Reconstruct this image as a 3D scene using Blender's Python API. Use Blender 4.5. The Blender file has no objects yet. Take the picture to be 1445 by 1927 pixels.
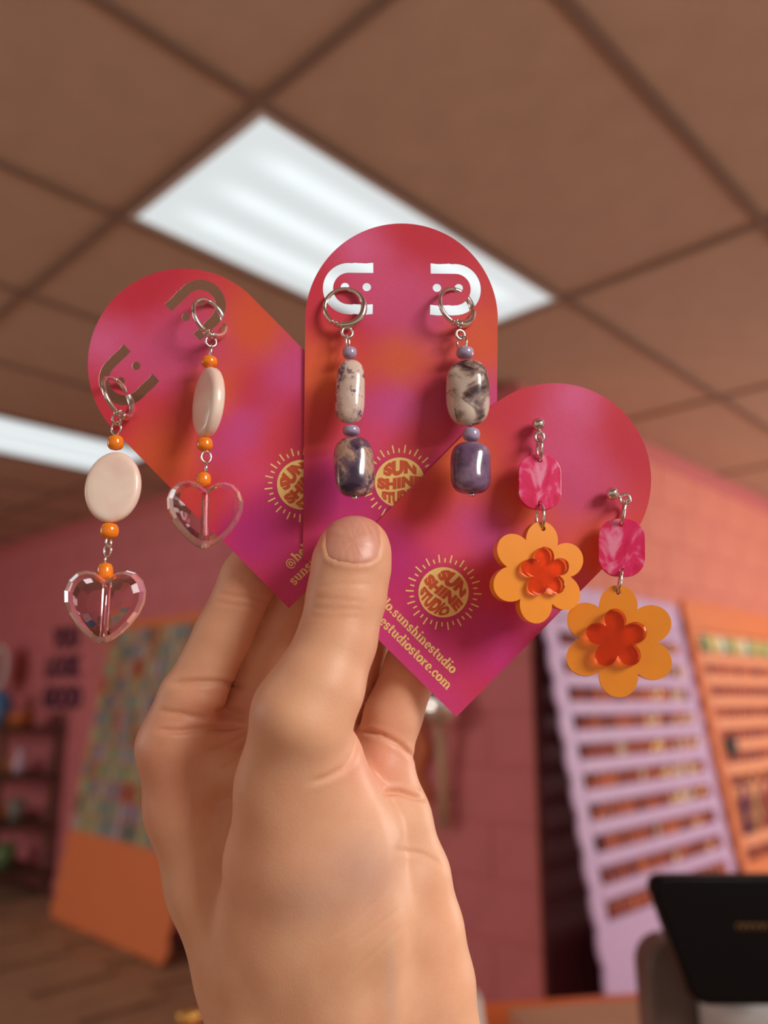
import bpy, bmesh, math, random
import numpy as np
from mathutils import Matrix, Vector

random.seed(7)
np.random.seed(7)
S = bpy.context.scene
COL = S.collection
R = math.radians

# ------------------------------------------------------------------ camera
W, H, F = 1445.0, 1927.0, 1516.2          # frame and focal length in pixels
CAM = np.array([-0.87843, -1.22937, 1.26154])
YAW, PITCH, ROLL = R(44.2387), R(12.8306), R(0.1331)
_f = np.array([math.cos(PITCH) * math.cos(YAW), math.cos(PITCH) * math.sin(YAW), math.sin(PITCH)])
_r = np.array([math.sin(YAW), -math.cos(YAW), 0.0])
_u = np.cross(_r, _f)
RIGHT = math.cos(ROLL) * _r + math.sin(ROLL) * _u
UP = -math.sin(ROLL) * _r + math.cos(ROLL) * _u
BACK = -_f
BASIS = np.stack([RIGHT, UP, BACK], 1)      # columns: right, up, towards the viewer


def at(u, v, d):
    """the world point seen at photo pixel (u, v), d metres in front of the lens"""
    return CAM + d * (BASIS @ np.array([(u - 722.5) / F, -(v - 963.5) / F, -1.0]))


cd = bpy.data.cameras.new('camera')
cam = bpy.data.objects.new('camera', cd)
COL.objects.link(cam)
cam.matrix_world = Matrix([[*BASIS[0], CAM[0]], [*BASIS[1], CAM[1]], [*BASIS[2], CAM[2]], [0, 0, 0, 1]])
cd.sensor_fit = 'VERTICAL'
cd.lens = 5.7
cd.sensor_height = 5.7 * H / F
cd.clip_start = 0.01
cd.clip_end = 60
cd.dof.use_dof = True
cd.dof.focus_distance = 0.1955
cd.dof.aperture_fstop = 1.6
S.camera = cam

# ------------------------------------------------------------------ light and exposure
S.view_settings.view_transform = 'Standard'
S.view_settings.look = 'None'
S.view_settings.exposure = 0.0
S.view_settings.gamma = 1.0
S.view_settings.use_curve_mapping = False
wd = bpy.data.worlds.new('world')
S.world = wd
wd.use_nodes = True
wd.node_tree.nodes['Background'].inputs[0].default_value = (1.0, 0.72, 0.60, 1)
wd.node_tree.nodes['Background'].inputs[1].default_value = 0.42


def area(name, loc, target, sx, sy, power, color):
    l = bpy.data.lights.new(name, 'AREA')
    l.shape = 'RECTANGLE'
    l.size, l.size_y, l.energy, l.color = sx, sy, power, color
    o = bpy.data.objects.new(name, l)
    COL.objects.link(o)
    o.location = loc
    o.rotation_euler = (Vector(target) - Vector(loc)).to_track_quat('-Z', 'Y').to_euler()
    return o


# added key light behind the viewer's right shoulder, window daylight down the right wall
area('key_light', (-0.72, -2.25, 1.72), (-0.74, -1.0, 1.26), 0.40, 0.40, 11.5, (1.0, 0.95, 0.89))
area('far_window_light', (4.6, -2.6, 1.7), (2.6, 0.4, 1.3), 1.8, 1.6, 88, (1.0, 0.95, 0.88))
area('left_fill_light', (-3.4, 3.2, 1.9), (1.6, 3.2, 1.0), 1.8, 1.4, 48, (1.0, 0.93, 0.88))  # added unseen fill that lifts the left wall and board

# ------------------------------------------------------------------ helpers


def lin(c):
    return tuple(((x / 255) / 12.92 if x / 255 <= 0.04045 else ((x / 255 + 0.055) / 1.055) ** 2.4) for x in c)


def L4(c, k=1.0):
    a = lin(c)
    return (a[0] * k, a[1] * k, a[2] * k, 1)


class N:
    """a small node-tree writer"""

    def __init__(self, name):
        self.m = bpy.data.materials.new(name)
        self.m.use_nodes = True
        self.t = self.m.node_tree
        self.b = self.t.nodes['Principled BSDF']
        self.out = self.t.nodes['Material Output']

    def n(self, typ, **kw):
        nd = self.t.nodes.new(typ)
        for k, v in kw.items():
            if k.startswith('i_'):
                key = k[2:]
                key = int(key) if key.isdigit() else key.replace('_', ' ')
                nd.inputs[key].default_value = v
            else:
                setattr(nd, k, v)
        return nd

    def l(self, a, b):
        self.t.links.new(a, b)

    def ramp(self, fac, stops, interp='LINEAR'):
        r = self.n('ShaderNodeValToRGB')
        r.color_ramp.interpolation = interp
        e = r.color_ramp.elements
        while len(e) < len(stops):
            e.new(0.5)
        for i, (p, c) in enumerate(stops):
            e[i].position = p
            e[i].color = c
        self.l(fac, r.inputs[0])
        return r.outputs[0]

    def mix(self, fac, a, b, mode='MIX'):
        m = self.n('ShaderNodeMix', data_type='RGBA', blend_type=mode)
        for sock, v in ((m.inputs[0], fac), (m.inputs[6], a), (m.inputs[7], b)):
            if hasattr(v, 'is_linked') or isinstance(v, bpy.types.NodeSocket):
                self.l(v, sock)
            else:
                sock.default_value = v
        return m.outputs[2]

    def bump(self, h, strength=0.3, dist=0.001):
        bp = self.n('ShaderNodeBump')
        bp.inputs['Strength'].default_value = strength
        bp.inputs['Distance'].default_value = dist
        self.l(h, bp.inputs['Height'])
        self.l(bp.outputs[0], self.b.inputs['Normal'])

    def coords(self, scale=1.0, kind='Object'):
        tc = self.n('ShaderNodeTexCoord')
        mp = self.n('ShaderNodeMapping')
        mp.inputs['Scale'].default_value = (scale,) * 3 if not hasattr(scale, '__len__') else scale
        self.l(tc.outputs[kind], mp.inputs[0])
        return mp.outputs[0]

    def noise(self, vec, scale, detail=2, rough=0.5, distortion=0.0):
        nz = self.n('ShaderNodeTexNoise')
        nz.inputs['Scale'].default_value = scale
        nz.inputs['Detail'].default_value = detail
        nz.inputs['Roughness'].default_value = rough
        nz.inputs['Distortion'].default_value = distortion
        self.l(vec, nz.inputs['Vector'])
        return nz.outputs[0]


def plain(name, color, rough=0.5, metal=0.0, vary=0.08, scale=20.0, bump=0.0, **kw):
    m = N(name)
    vec = m.coords()
    nz = m.noise(vec, scale, 3)
    a = tuple(max(0, c * (1 - vary)) for c in color[:3]) + (1,)
    b = tuple(c * (1 + vary) for c in color[:3]) + (1,)
    m.l(m.ramp(nz, [(0.3, a), (0.7, b)]), m.b.inputs['Base Color'])
    m.b.inputs['Roughness'].default_value = rough
    m.b.inputs['Metallic'].default_value = metal
    for k, v in kw.items():
        m.b.inputs[k.replace('_', ' ')].default_value = v
    if bump:
        m.bump(nz, bump, 0.002)
    return m.m


def link(name, mesh, parent=None, loc=None):
    o = bpy.data.objects.new(name, mesh)
    COL.objects.link(o)
    if parent is not None:
        o.parent = parent
    if loc is not None:
        o.location = loc
    return o


def empty(name, loc=(0, 0, 0)):
    o = bpy.data.objects.new(name, None)
    o.empty_display_size = 0.01
    COL.objects.link(o)
    o.location = tuple(loc)
    return o


def tag(o, label, cat, group=None, kind=None):
    if label:
        o['label'] = label
    if cat:
        o['category'] = cat
    if group:
        o['group'] = group
    if kind:
        o['kind'] = kind
    return o


def wloc(o):
    p = np.zeros(3)
    while o is not None:
        p += np.array(o.location)
        o = o.parent
    return p


def mesh_of(name, verts, faces, mats, smooth=True):
    me = bpy.data.meshes.new(name)
    me.from_pydata([tuple(v) for v in verts], [], faces)
    for m in (mats if isinstance(mats, (list, tuple)) else [mats]):
        me.materials.append(m)
    if smooth:
        me.shade_smooth()
    me.update()
    return me


def piece(name, vf, mat, parent=None, smooth=True, label=None):
    """world-space geometry as one mesh object, relative to its (unrotated) parent"""
    v, f = vf
    v = np.asarray(v, float)
    if parent is not None:
        v = v - wloc(parent)
        o = link(name, mesh_of(name, v, f, mat, smooth), parent)
    else:
        c = v.mean(0)
        o = link(name, mesh_of(name, v - c, f, mat, smooth), None, tuple(c))
    if label:
        o['label'] = label
    return o


def join(*vfs):
    V, Fc, n = [], [], 0
    for v, f in vfs:
        V.append(np.asarray(v, float))
        Fc += [tuple(i + n for i in q) for q in f]
        n += len(v)
    return np.concatenate(V), Fc


def xf(vf, c, ax):
    """place local geometry: ax columns are the local axes in world space"""
    return np.asarray(vf[0]) @ np.asarray(ax).T + np.asarray(c), vf[1]


def lathe(prof, n=24):
    V, Fc = [], []
    for r, z in prof:
        for i in range(n):
            a = 2 * math.pi * i / n
            V.append((r * math.cos(a), r * math.sin(a), z))
    for j in range(len(prof) - 1):
        for i in range(n):
            k = (i + 1) % n
            Fc.append((j * n + i, j * n + k, (j + 1) * n + k, (j + 1) * n + i))
    Fc.append(tuple(range(n - 1, -1, -1)))
    Fc.append(tuple((len(prof) - 1) * n + i for i in range(n)))
    return np.array(V), Fc


def tube(path, r, closed=False, n=10):
    P = np.asarray(path, float)
    m = len(P)
    rr = np.full(m, r) if np.isscalar(r) else np.asarray(r, float)
    V, Fc = [], []
    prev = None
    for i in range(m):
        a = P[(i - 1) % m] if (closed or i > 0) else P[i]
        b = P[(i + 1) % m] if (closed or i < m - 1) else P[i]
        t = (b - a) / (np.linalg.norm(b - a) + 1e-12)
        if prev is None:
            h = np.array([0, 0, 1.0]) if abs(t[2]) < 0.9 else np.array([1.0, 0, 0])
            nrm = np.cross(t, h)
        else:
            nrm = prev - t * np.dot(prev, t)
        nrm /= np.linalg.norm(nrm)
        prev = nrm
        bn = np.cross(t, nrm)
        for k in range(n):
            an = 2 * math.pi * k / n
            V.append(P[i] + rr[i] * (math.cos(an) * nrm + math.sin(an) * bn))
    seg = m if closed else m - 1
    for i in range(seg):
        j = (i + 1) % m
        for k in range(n):
            q = (k + 1) % n
            Fc.append((i * n + k, i * n + q, j * n + q, j * n + k))
    if not closed:
        Fc.append(tuple(range(n - 1, -1, -1)))
        Fc.append(tuple((m - 1) * n + k for k in range(n)))
    return np.array(V), Fc


def ring_path(c, ex, ey, rx, ry=None, a0=0, a1=360, n=40):
    ry = rx if ry is None else ry
    full = abs(a1 - a0) >= 360
    k = n if full else n + 1
    out = []
    for i in range(k):
        a = R(a0 + (a1 - a0) * i / n)
        out.append(np.asarray(c) + rx * math.cos(a) * np.asarray(ex) + ry * math.sin(a) * np.asarray(ey))
    return out


def ball(c, r, n=16, sq=(1, 1, 1)):
    prof = [(max(1e-6, r * math.sin(math.pi * i / n)), -r * math.cos(math.pi * i / n)) for i in range(n + 1)]
    v, f = lathe(prof, n * 2)
    return v * np.array(sq) + np.asarray(c), f


def box(x0, x1, y0, y1, z0, z1, bev=0.0):
    bm = bmesh.new()
    bmesh.ops.create_cube(bm, size=1)
    bmesh.ops.scale(bm, vec=(x1 - x0, y1 - y0, z1 - z0), verts=bm.verts)
    bmesh.ops.translate(bm, vec=((x0 + x1) / 2, (y0 + y1) / 2, (z0 + z1) / 2), verts=bm.verts)
    if bev:
        bmesh.ops.bevel(bm, geom=bm.edges[:], offset=bev, segments=2, affect='EDGES', profile=0.5)
    bm.verts.ensure_lookup_table()
    v = np.array([p.co[:] for p in bm.verts])
    f = [tuple(q.index for q in fc.verts) for fc in bm.faces]
    bm.free()
    return v, f


def curve_solid(loops, extrude, bevel=0.0, offset=0.0, bres=2):
    """flat loops (the inner ones become holes) filled and given thickness, as verts, faces in local xy"""
    cu = bpy.data.curves.new('tmp', 'CURVE')
    cu.dimensions = '2D'
    cu.fill_mode = 'BOTH'
    cu.extrude = extrude
    cu.bevel_depth = bevel
    cu.bevel_resolution = bres
    cu.offset = offset
    for lp in loops:
        sp = cu.splines.new('POLY')
        sp.points.add(len(lp) - 1)
        for p, q in zip(sp.points, lp):
            p.co = (q[0], q[1], 0, 1)
        sp.use_cyclic_u = True
    return _from_curve(cu)


def _from_curve(cu):
    o = bpy.data.objects.new('tmp', cu)
    me = bpy.data.meshes.new_from_object(o)
    v = np.array([p.co[:] for p in me.vertices]) if len(me.vertices) else np.zeros((0, 3))
    f = [tuple(p.vertices) for p in me.polygons]
    bpy.data.objects.remove(o)
    bpy.data.curves.remove(cu)
    bpy.data.meshes.remove(me)
    return v, f


def text_geo(s, size, bold=0.0, extrude=0.0, spacing=1.0):
    cu = bpy.data.curves.new('tmp', 'FONT')
    cu.body = s
    cu.size = size
    cu.offset = bold
    cu.extrude = extrude
    cu.space_character = spacing
    cu.resolution_u = 4
    cu.align_x = 'CENTER'
    return _from_curve(cu)


def facing(c, top, bot, yaw=0.0, pitch=0.0):
    """axes for a thing hanging along top->bot: x across, y up, z its face, turned by yaw about y"""
    y = np.asarray(top) - np.asarray(bot)
    y = y / np.linalg.norm(y)
    sight = CAM - (np.asarray(top) + np.asarray(bot)) / 2
    x = np.cross(y, sight)
    x /= np.linalg.norm(x)
    z = np.cross(x, y)
    c1, s1 = math.cos(R(yaw)), math.sin(R(yaw))
    x2 = c1 * x + s1 * z * -1
    z2 = c1 * z + s1 * x
    if pitch:
        c2, s2 = math.cos(R(pitch)), math.sin(R(pitch))
        y, z2 = c2 * y + s2 * z2, c2 * z2 - s2 * y
    return np.stack([x2, y, z2], 1)


# ------------------------------------------------------------------ materials of the room
M = {}
M['tile'] = plain('ceiling_tile_paint', lin((198, 170, 147)), 0.9, vary=0.05, scale=9, bump=0.2)
M['tbar'] = plain('ceiling_bar_paint', lin((140, 116, 100)), 0.7, vary=0.04)
M['wall'] = plain('painted_block_pink', lin((205, 118, 122)), 0.75, vary=0.05, scale=6, bump=0.1)
M['wall_salmon'] = plain('painted_block_salmon', lin((216, 130, 112)), 0.75, vary=0.05, scale=6, bump=0.1)
M['mortar'] = plain('painted_mortar_pink', lin((195, 105, 106)), 0.85, vary=0.05)
M['cream_trim'] = plain('troffer_frame_white', lin((220, 220, 215)), 0.5, vary=0.02)
M['baseboard'] = plain('pink_baseboard', lin((205, 125, 140)), 0.6, vary=0.03)

m = N('wood_floor')
vec = m.coords((1.2, 9.0, 1))
g = m.noise(vec, 3, 5, 0.6, 0.6)
m.l(m.ramp(g, [(0.3, L4((150, 120, 94))), (0.6, L4((178, 144, 114))), (0.8, L4((160, 128, 100)))]), m.b.inputs['Base Color'])
m.b.inputs['Roughness'].default_value = 0.5
M['plank'] = m.m

m = N('troffer_diffuser')
vec = m.coords(1)
sep = m.n('ShaderNodeSeparateXYZ')
m.l(vec, sep.inputs[0])
# three lamp tubes glow through the acrylic sheet
tot = None
for cy in (-0.16, 0.0, 0.16):
    sb = m.n('ShaderNodeMath', operation='SUBTRACT', i_1=cy)
    m.l(sep.outputs[1], sb.inputs[0])
    ab = m.n('ShaderNodeMath', operation='ABSOLUTE')
    m.l(sb.outputs[0], ab.inputs[0])
    mr = m.n('ShaderNodeMapRange', interpolation_type='SMOOTHSTEP')
    mr.inputs[1].default_value = 0.065
    mr.inputs[2].default_value = 0.0
    m.l(ab.outputs[0], mr.inputs[0])
    if tot is None:
        tot = mr.outputs[0]
    else:
        ad = m.n('ShaderNodeMath', operation='ADD')
        m.l(tot, ad.inputs[0])
        m.l(mr.outputs[0], ad.inputs[1])
        tot = ad.outputs[0]
ax_ = m.n('ShaderNodeMath', operation='ABSOLUTE')
m.l(sep.outputs[0], ax_.inputs[0])
mx = m.n('ShaderNodeMapRange', interpolation_type='SMOOTHSTEP')
mx.inputs[1].default_value = 0.56
mx.inputs[2].default_value = 0.40
m.l(ax_.outputs[0], mx.inputs[0])
pr = m.n('ShaderNodeMath', operation='MULTIPLY')
m.l(tot, pr.inputs[0])
m.l(mx.outputs[0], pr.inputs[1])
st = m.n('ShaderNodeMath', operation='MULTIPLY_ADD', i_1=0.26, i_2=0.72)
m.l(pr.outputs[0], st.inputs[0])
m.b.inputs['Base Color'].default_value = (0.25, 0.25, 0.25, 1)
m.b.inputs['Emission Color'].default_value = (0.88, 0.98, 1.0, 1)
m.l(st.outputs[0], m.b.inputs['Emission Strength'])
M['diffuser'] = m.m

# ------------------------------------------------------------------ room
CEIL = 2.5
XW, YW = 1.69, 0.51
TX, TY = 1.2192, 0.6096
floor = empty('floor')
tag(floor, None, None, kind='structure')
pl = mesh_of('plank', *box(-0.6, 0.6, -0.073, 0.073, -0.02, 0.0, 0.002), M['plank'], False)
fb = piece('subfloor', box(-4, 1.9, -4, 9, -0.06, -0.021), M['plank'], floor, False)
piece('subfloor', box(1.9, 7, -4, 0.7, -0.06, -0.021), M['plank'], floor, False)
k = 0
for i in range(36):
    y = 1.0 + 0.15 * i
    for j in range(4):
        x = -3.0 + 1.21 * j + (0.4 if i % 3 == 0 else 0.8 if i % 3 == 1 else 0.0)
        if x > 1.4:
            continue
        link('plank', pl, floor, (x, y, 0))

ceiling = empty('ceiling', (0, 0, CEIL))
tag(ceiling, None, None, kind='structure')
tm = mesh_of('tile', *box(-TX / 2 + 0.012, TX / 2 - 0.012, -TY / 2 + 0.012, TY / 2 - 0.012, 0.004, 0.02, 0.003), M['tile'], False)
lights = {(0, 0), (0, 4), (0, -4), (-2, -6), (-2, 0), (-2, 4)}
for i in range(-3, 5):
    for j in range(-6, 13):
        if (i, j) in lights:
            continue
        if i >= 2 and j >= 1:
            continue
        link('tile', tm, ceiling, ((i + 0.5) * TX, (j + 0.5) * TY, 0))
for i in range(-3, 6):
    y1 = 13 * TY if i < 2 else YW
    piece('grid_bar', box(i * TX - 0.0125, i * TX + 0.0125, -6 * TY, y1, CEIL - 0.003, CEIL + 0.03), M['tbar'], ceiling, False)
for j in range(-6, 14):
    x1 = 5 * TX if j < 1 else XW
    piece('grid_bar', box(-3 * TX, x1, j * TY - 0.0125, j * TY + 0.0125, CEIL - 0.0035, CEIL + 0.03), M['tbar'], ceiling, False)
piece('ceiling_deck', box(-3.7, 6.2, -3.7, 8, CEIL + 0.04, CEIL + 0.06), M['tile'], ceiling, False)

tl = {(0, 0): 'fluorescent ceiling panel glowing white directly behind the centre card',
      (0, 4): 'fluorescent ceiling panel glowing far down the room at the left edge',
      (0, -4): 'fluorescent ceiling panel overhead at the right, outside the frame',
      (-2, -6): 'fluorescent ceiling panel behind the camera, outside the frame',
      (-2, 0): 'fluorescent ceiling panel overhead, just out of the top of the frame',
      (-2, 4): 'fluorescent ceiling panel overhead on the left, outside the frame'}
dm = mesh_of('diffuser', *box(-TX / 2 + 0.03, TX / 2 - 0.03, -TY / 2 + 0.03, TY / 2 - 0.03, -0.001, 0.006, 0.001), M['diffuser'], False)
hx, hy = TX / 2 - 0.013, TY / 2 - 0.013
fv = join(box(-hx, hx, -hy, -hy + 0.02, -0.002, 0.02), box(-hx, hx, hy - 0.02, hy, -0.002, 0.02),
          box(-hx, -hx + 0.02, -hy + 0.02, hy - 0.02, -0.002, 0.02), box(hx - 0.02, hx, -hy + 0.02, hy - 0.02, -0.002, 0.02))
fm = mesh_of('frame', *fv, M['cream_trim'], False)
for (i, j), lb in tl.items():
    if (i, j) not in ((0, 0), (0, 4), (0, -4), (-2, 0)):
        pass
    e = empty('ceiling_light', ((i + 0.5) * TX, (j + 0.5) * TY, CEIL))
    tag(e, lb, 'light', 'fluorescent ceiling panels')
    link('frame', fm, e)
    link('diffuser', dm, e)

# masonry walls: painted concrete blocks laid in running bond round an outer corner


def block_wall(name, along, u0, u1, paint):
    wl = empty(name)
    tag(wl, None, None, kind='structure')
    if along == 'y':
        piece('backing', box(XW + 0.004, XW + 0.2, YW + 0.004, u1, 0, CEIL), M['mortar'], wl, False)
        bmx = box(0, 0.05, -0.197, 0.197, -0.0975, 0.0975, 0.003)
    else:
        piece('backing', box(XW + 0.21, u1, YW + 0.004, YW + 0.2, 0, CEIL), M['mortar'], wl, False)
        bmx = box(-0.197, 0.197, 0, 0.05, -0.0975, 0.0975, 0.003)
    me = mesh_of('block', *bmx, paint, False)
    mh = mesh_of('block', *(bmx[0] * (np.array([1, 0.49, 1]) if along == 'y' else np.array([0.49, 1, 1])), bmx[1]), paint, False)
    for r in range(13):
        z = 0.1 + 0.2 * r
        if z > CEIL:
            break
        a = u0
        if (r % 2) == (1 if along == 'y' else 0):
            o = link('block', mh, wl)
            o.location = (XW, a + 0.1, z) if along == 'y' else (a + 0.1, YW, z)
            a += 0.2
        while a + 0.2 < u1:
            o = link('block', me, wl)
            o.location = (XW, a + 0.2, z) if along == 'y' else (a + 0.2, YW, z)
            a += 0.4
    return wl


block_wall('wall_left', 'y', YW + 0.001, 6.9, M['wall'])
block_wall('wall_right', 'x', XW + 0.001, 5.9, M['wall_salmon'])
bl = piece('baseboard_left', box(XW - 0.015, XW, YW, 7.2, 0, 0.09, 0.003), M['baseboard'], None, False)
tag(bl, None, None, kind='structure')
br = piece('baseboard_right', box(XW - 0.015, 6, YW - 0.015, YW, 0, 0.09, 0.003), M['baseboard'], None, False)
tag(br, None, None, kind='structure')
wb = piece('wall_back', box(-3.7, 6, 7.6, 7.7, 0, CEIL), M['wall'], None, False)
tag(wb, None, None, kind='structure')

# ------------------------------------------------------------------ leaning display boards
M['lavender'] = plain('lavender_painted_board', lin((205, 172, 214)), 0.5, vary=0.03)
M['orange_board'] = plain('orange_painted_board', lin((226, 128, 78)), 0.55, vary=0.04)
M['salmon_slat'] = plain('salmon_painted_slat', lin((240, 158, 116)), 0.5, vary=0.04)
M['rust'] = plain('rust_enamel', lin((176, 74, 52)), 0.35)
M['berry'] = plain('berry_enamel', lin((120, 40, 52)), 0.35)
M['tangerine'] = plain('tangerine_enamel', lin((228, 122, 66)), 0.35)
M['cream'] = plain('cream_enamel', lin((240, 220, 190)), 0.3)
M['gold'] = plain('gold_metal', lin((226, 176, 96)), 0.25, 0.9)
M['black'] = plain('black_plastic', lin((20, 15, 15)), 0.35, vary=0.1)


def scallop(w, h, nx, ny, amp):
    """outline of a board with scalloped sides and foot"""
    P = []

    def run(a, b, n, out):
        a, b, out = np.array(a), np.array(b), np.array(out)
        for i in range(n):
            for k in range(8):
                t = (i + k / 8) / n
                P.append(tuple(a + (b - a) * t + out * amp * abs(math.sin(math.pi * (k / 8)))))
    run((0, 0), (w, 0), nx, (0, -1))
    run((w, 0), (w, h), ny, (1, 0))
    run((w, h), (0, h), nx, (0, 1))
    run((0, h), (0, 0), ny, (-1, 0))
    return P


def board_axes(normal):
    lean = 0.149
    n = np.array(normal, float)
    up = np.array([0, 0, 1.0]) - lean * n
    up /= np.linalg.norm(up)
    x = np.cross(up, n)
    x /= np.linalg.norm(x)
    return np.stack([x, up, np.cross(x, up)], 1)


def slat_board(name, origin, normal, mat, mslat, label, w, h, rows, z0, pitch, slat_h):
    """a leaning board whose rows of slots are framed by slats, origin at its lower left corner"""
    ax = board_axes(normal)
    e = empty(name, origin)
    tag(e, label, 'display board')
    th = 0.006
    rim = 0.065
    outer = scallop(w, h, 9, 14, 0.016)
    top = z0 + rows * pitch + 0.01
    holes = []
    lp = [(rim, z0 - 0.01), (w - rim, z0 - 0.01), (w - rim, top), (rim, top)]
    holes.append(lp)
    vf = curve_solid([outer] + holes, th, 0.001)
    piece('frame_panel', xf(vf, origin, ax), mat, e, False)
    for r in range(rows):
        zc = z0 + r * pitch + pitch - slat_h / 2
        piece('slat', xf(box(rim - 0.004, w - rim + 0.004, zc - slat_h / 2, zc + slat_h / 2, -0.004, 0.010, 0.002), origin, ax), mslat, e, False)
    return e, ax


# lavender board on the right wall
LO = np.array([1.745, YW - 0.262, 0.02])
lav, lax = slat_board('lavender_board', LO, (0, -1, 0), M['lavender'], M['lavender'],
                      'tall lavender scalloped display board with slotted rows leaning on the salmon wall', 1.17, 1.68, 10, 0.50, 0.105, 0.050)
OO = np.array([3.02, YW - 0.262, 0.02])
ora, oax = slat_board('orange_slat_board', OO, (0, -1, 0), M['orange_board'], M['salmon_slat'],
                      'orange display board with salmon slats at the right edge, right of the lavender board', 1.16, 1.72, 10, 0.52, 0.105, 0.052)

mp0 = piece('maroon_strip', box(XW + 0.012, XW + 0.42, YW - 0.016, YW - 0.001, 0.0, 1.62, 0.002), plain('dark_maroon', lin((78, 14, 24)), 0.7), None, False)  # flat dark maroon strip on the wall, showing beside the lavender board
tag(mp0, 'dark maroon strip flat against the wall in the gap behind the lavender board', 'panel')

ORD = ('first second third fourth fifth sixth seventh eighth ninth tenth eleventh twelfth thirteenth fourteenth fifteenth sixteenth '
       'seventeenth eighteenth nineteenth twentieth twenty-first twenty-second twenty-third twenty-fourth twenty-fifth twenty-sixth '
       'twenty-seventh twenty-eighth').split()
# small earrings hung in the slots


def drop_mesh(nm, mat, w, h, kind):
    if kind == 0:
        b = lathe([(0.0015, 0), (w * 0.5, -h * 0.25), (w * 0.62, -h * 0.6), (w * 0.3, -h * 0.95), (0.001, -h)], 7)
    elif kind == 1:
        b = join(lathe([(0.001, 0), (w * 0.35, -h * 0.12), (w * 0.35, -h * 0.3), (0.002, -h * 0.4)], 7),
                 lathe([(0.002, -h * 0.42), (w * 0.6, -h * 0.6), (w * 0.6, -h * 0.85), (0.001, -h)], 7))
    else:
        b = lathe([(0.001, 0), (0.002, -h * 0.35), (w * 0.75, -h * 0.5), (w * 0.75, -h * 0.8), (0.002, -h)], 7)
    v, f = b
    return mesh_of(nm, v * np.array([1, 0.5, 1]), f, mat, True)


ER = {}
for nm, mt in (('rust', 'rust'), ('berry', 'berry'), ('tangerine', 'tangerine'), ('cream', 'cream'), ('gold', 'gold')):
    for kd in range(3):
        ER[nm, kd] = drop_mesh('drop', M[mt], 0.027, 0.054, kd)


def hang_row(origin, ax, w, z, n, picks, where, row, kind='drop_earring', x0=0.085):
    for i in range(n):
        nm = picks(i, n)
        if nm is None:
            continue
        x = x0 + (w - 2 * x0) * (i + 0.5) / n
        p = np.array(origin) + ax @ np.array([x, z, 0.018])
        o = link(kind, ER[nm, (i * 7 + int(z * 100)) % 3], None, tuple(p))
        tag(o, f'{nm} {kind.replace("_", " ")}, {ORD[i]} from the left, {ORD[row - 1]} row up, {where}', 'earring', f'{kind.replace("_", " ")}s on the {where}')


rr = random.Random(3)
for r in range(10):
    def pick(i, n, r=r):
        t = rr.random()
        if r >= 3 and i > n * 0.5 and t < 0.45:
            return rr.choice(['cream', 'gold', 'cream'])
        if t < 0.06:
            return 'cream'
        return rr.choice(['rust', 'rust', 'berry', 'tangerine', 'rust', 'tangerine'])
    hang_row(LO, lax, 1.17, 0.50 + r * 0.105 + 0.052, 28, pick, 'lavender board', r + 1)
for r in range(10):
    def pick2(i, n, r=r):
        t = rr.random()
        if r == 9:
            return None
        return rr.choice(['rust', 'berry', 'rust', 'tangerine', 'berry'])
    hang_row(OO, oax, 1.16, 0.52 + r * 0.105 + 0.050, 14, pick2, 'orange slat board', r + 1, 'dangle_earring')
# bright packets in the top row of the orange board
pm = [plain('packet_' + n_, lin(c), 0.4) for n_, c in (('green', (120, 160, 110)), ('yellow', (226, 205, 120)), ('pale', (225, 225, 200)), ('red', (214, 60, 60)))]
pk = box(-0.042, 0.042, -0.075, 0.0, 0, 0.006, 0.002)
pn = ['green', 'yellow', 'pale', 'green', 'yellow', 'pale', 'green', 'yellow', 'green', 'yellow']
for i in range(10):
    me = mesh_of('packet', *xf(pk, (0, 0, 0), oax), pm[['green', 'yellow', 'pale', 'red'].index(pn[i])], False)
    p = OO + oax @ np.array([0.12 + 0.1 * i, 0.52 + 9 * 0.105 + 0.085, 0.016])
    o = link('packet', me, None, tuple(p))
    tag(o, f'flat {pn[i]} packet, {ORD[i]} from the left, top row of the orange slat board', 'packet', 'packets on the orange board')
# tassels and a black pouch hanging lower on the orange board
tcol = [('purple', (120, 96, 150)), ('cream', (230, 205, 160)), ('rose', (190, 110, 120)), ('plum', (110, 70, 120))]
for i, (n_, c) in enumerate(tcol):
    mt = plain('tassel_' + n_, lin(c), 0.8)
    p = OO + oax @ np.array([0.10 + 0.13 * i, 0.88, 0.055])
    e = empty('tassel', p)
    tag(e, f'long {n_} tassel earring hanging low on the orange slat board', 'tassel', 'tassels on the orange board')
    piece('knot', ball(p, 0.014, 8), M['gold'], e)
    cords = []
    for q in range(9):
        a = q * 2.4
        dx, dy = 0.012 * math.cos(a) * math.sqrt(q / 9), 0.008 * math.sin(a) * math.sqrt(q / 9)
        cords.append(tube([p + (0, 0, -0.008), p + (dx * 1.5, dy, -0.08), p + (dx * 2.2, dy * 1.4, -0.26)], 0.004, n=5))
    piece('fringe', join(*cords), mt, e)['kind'] = 'stuff'
p = OO + oax @ np.array([0.13, 1.06, 0.03])
o = piece('black_pouch', join(xf(box(-0.045, 0.045, -0.09, 0, -0.01, 0.012, 0.006), p, oax), tube([p + (-0.03, 0, 0), p + (0, -0.005, 0.035), p + (0.03, 0, 0)], 0.003, n=6)), M['black'])
tag(o, 'small black pouch hanging at the left side of the orange slat board', 'pouch')

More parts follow.
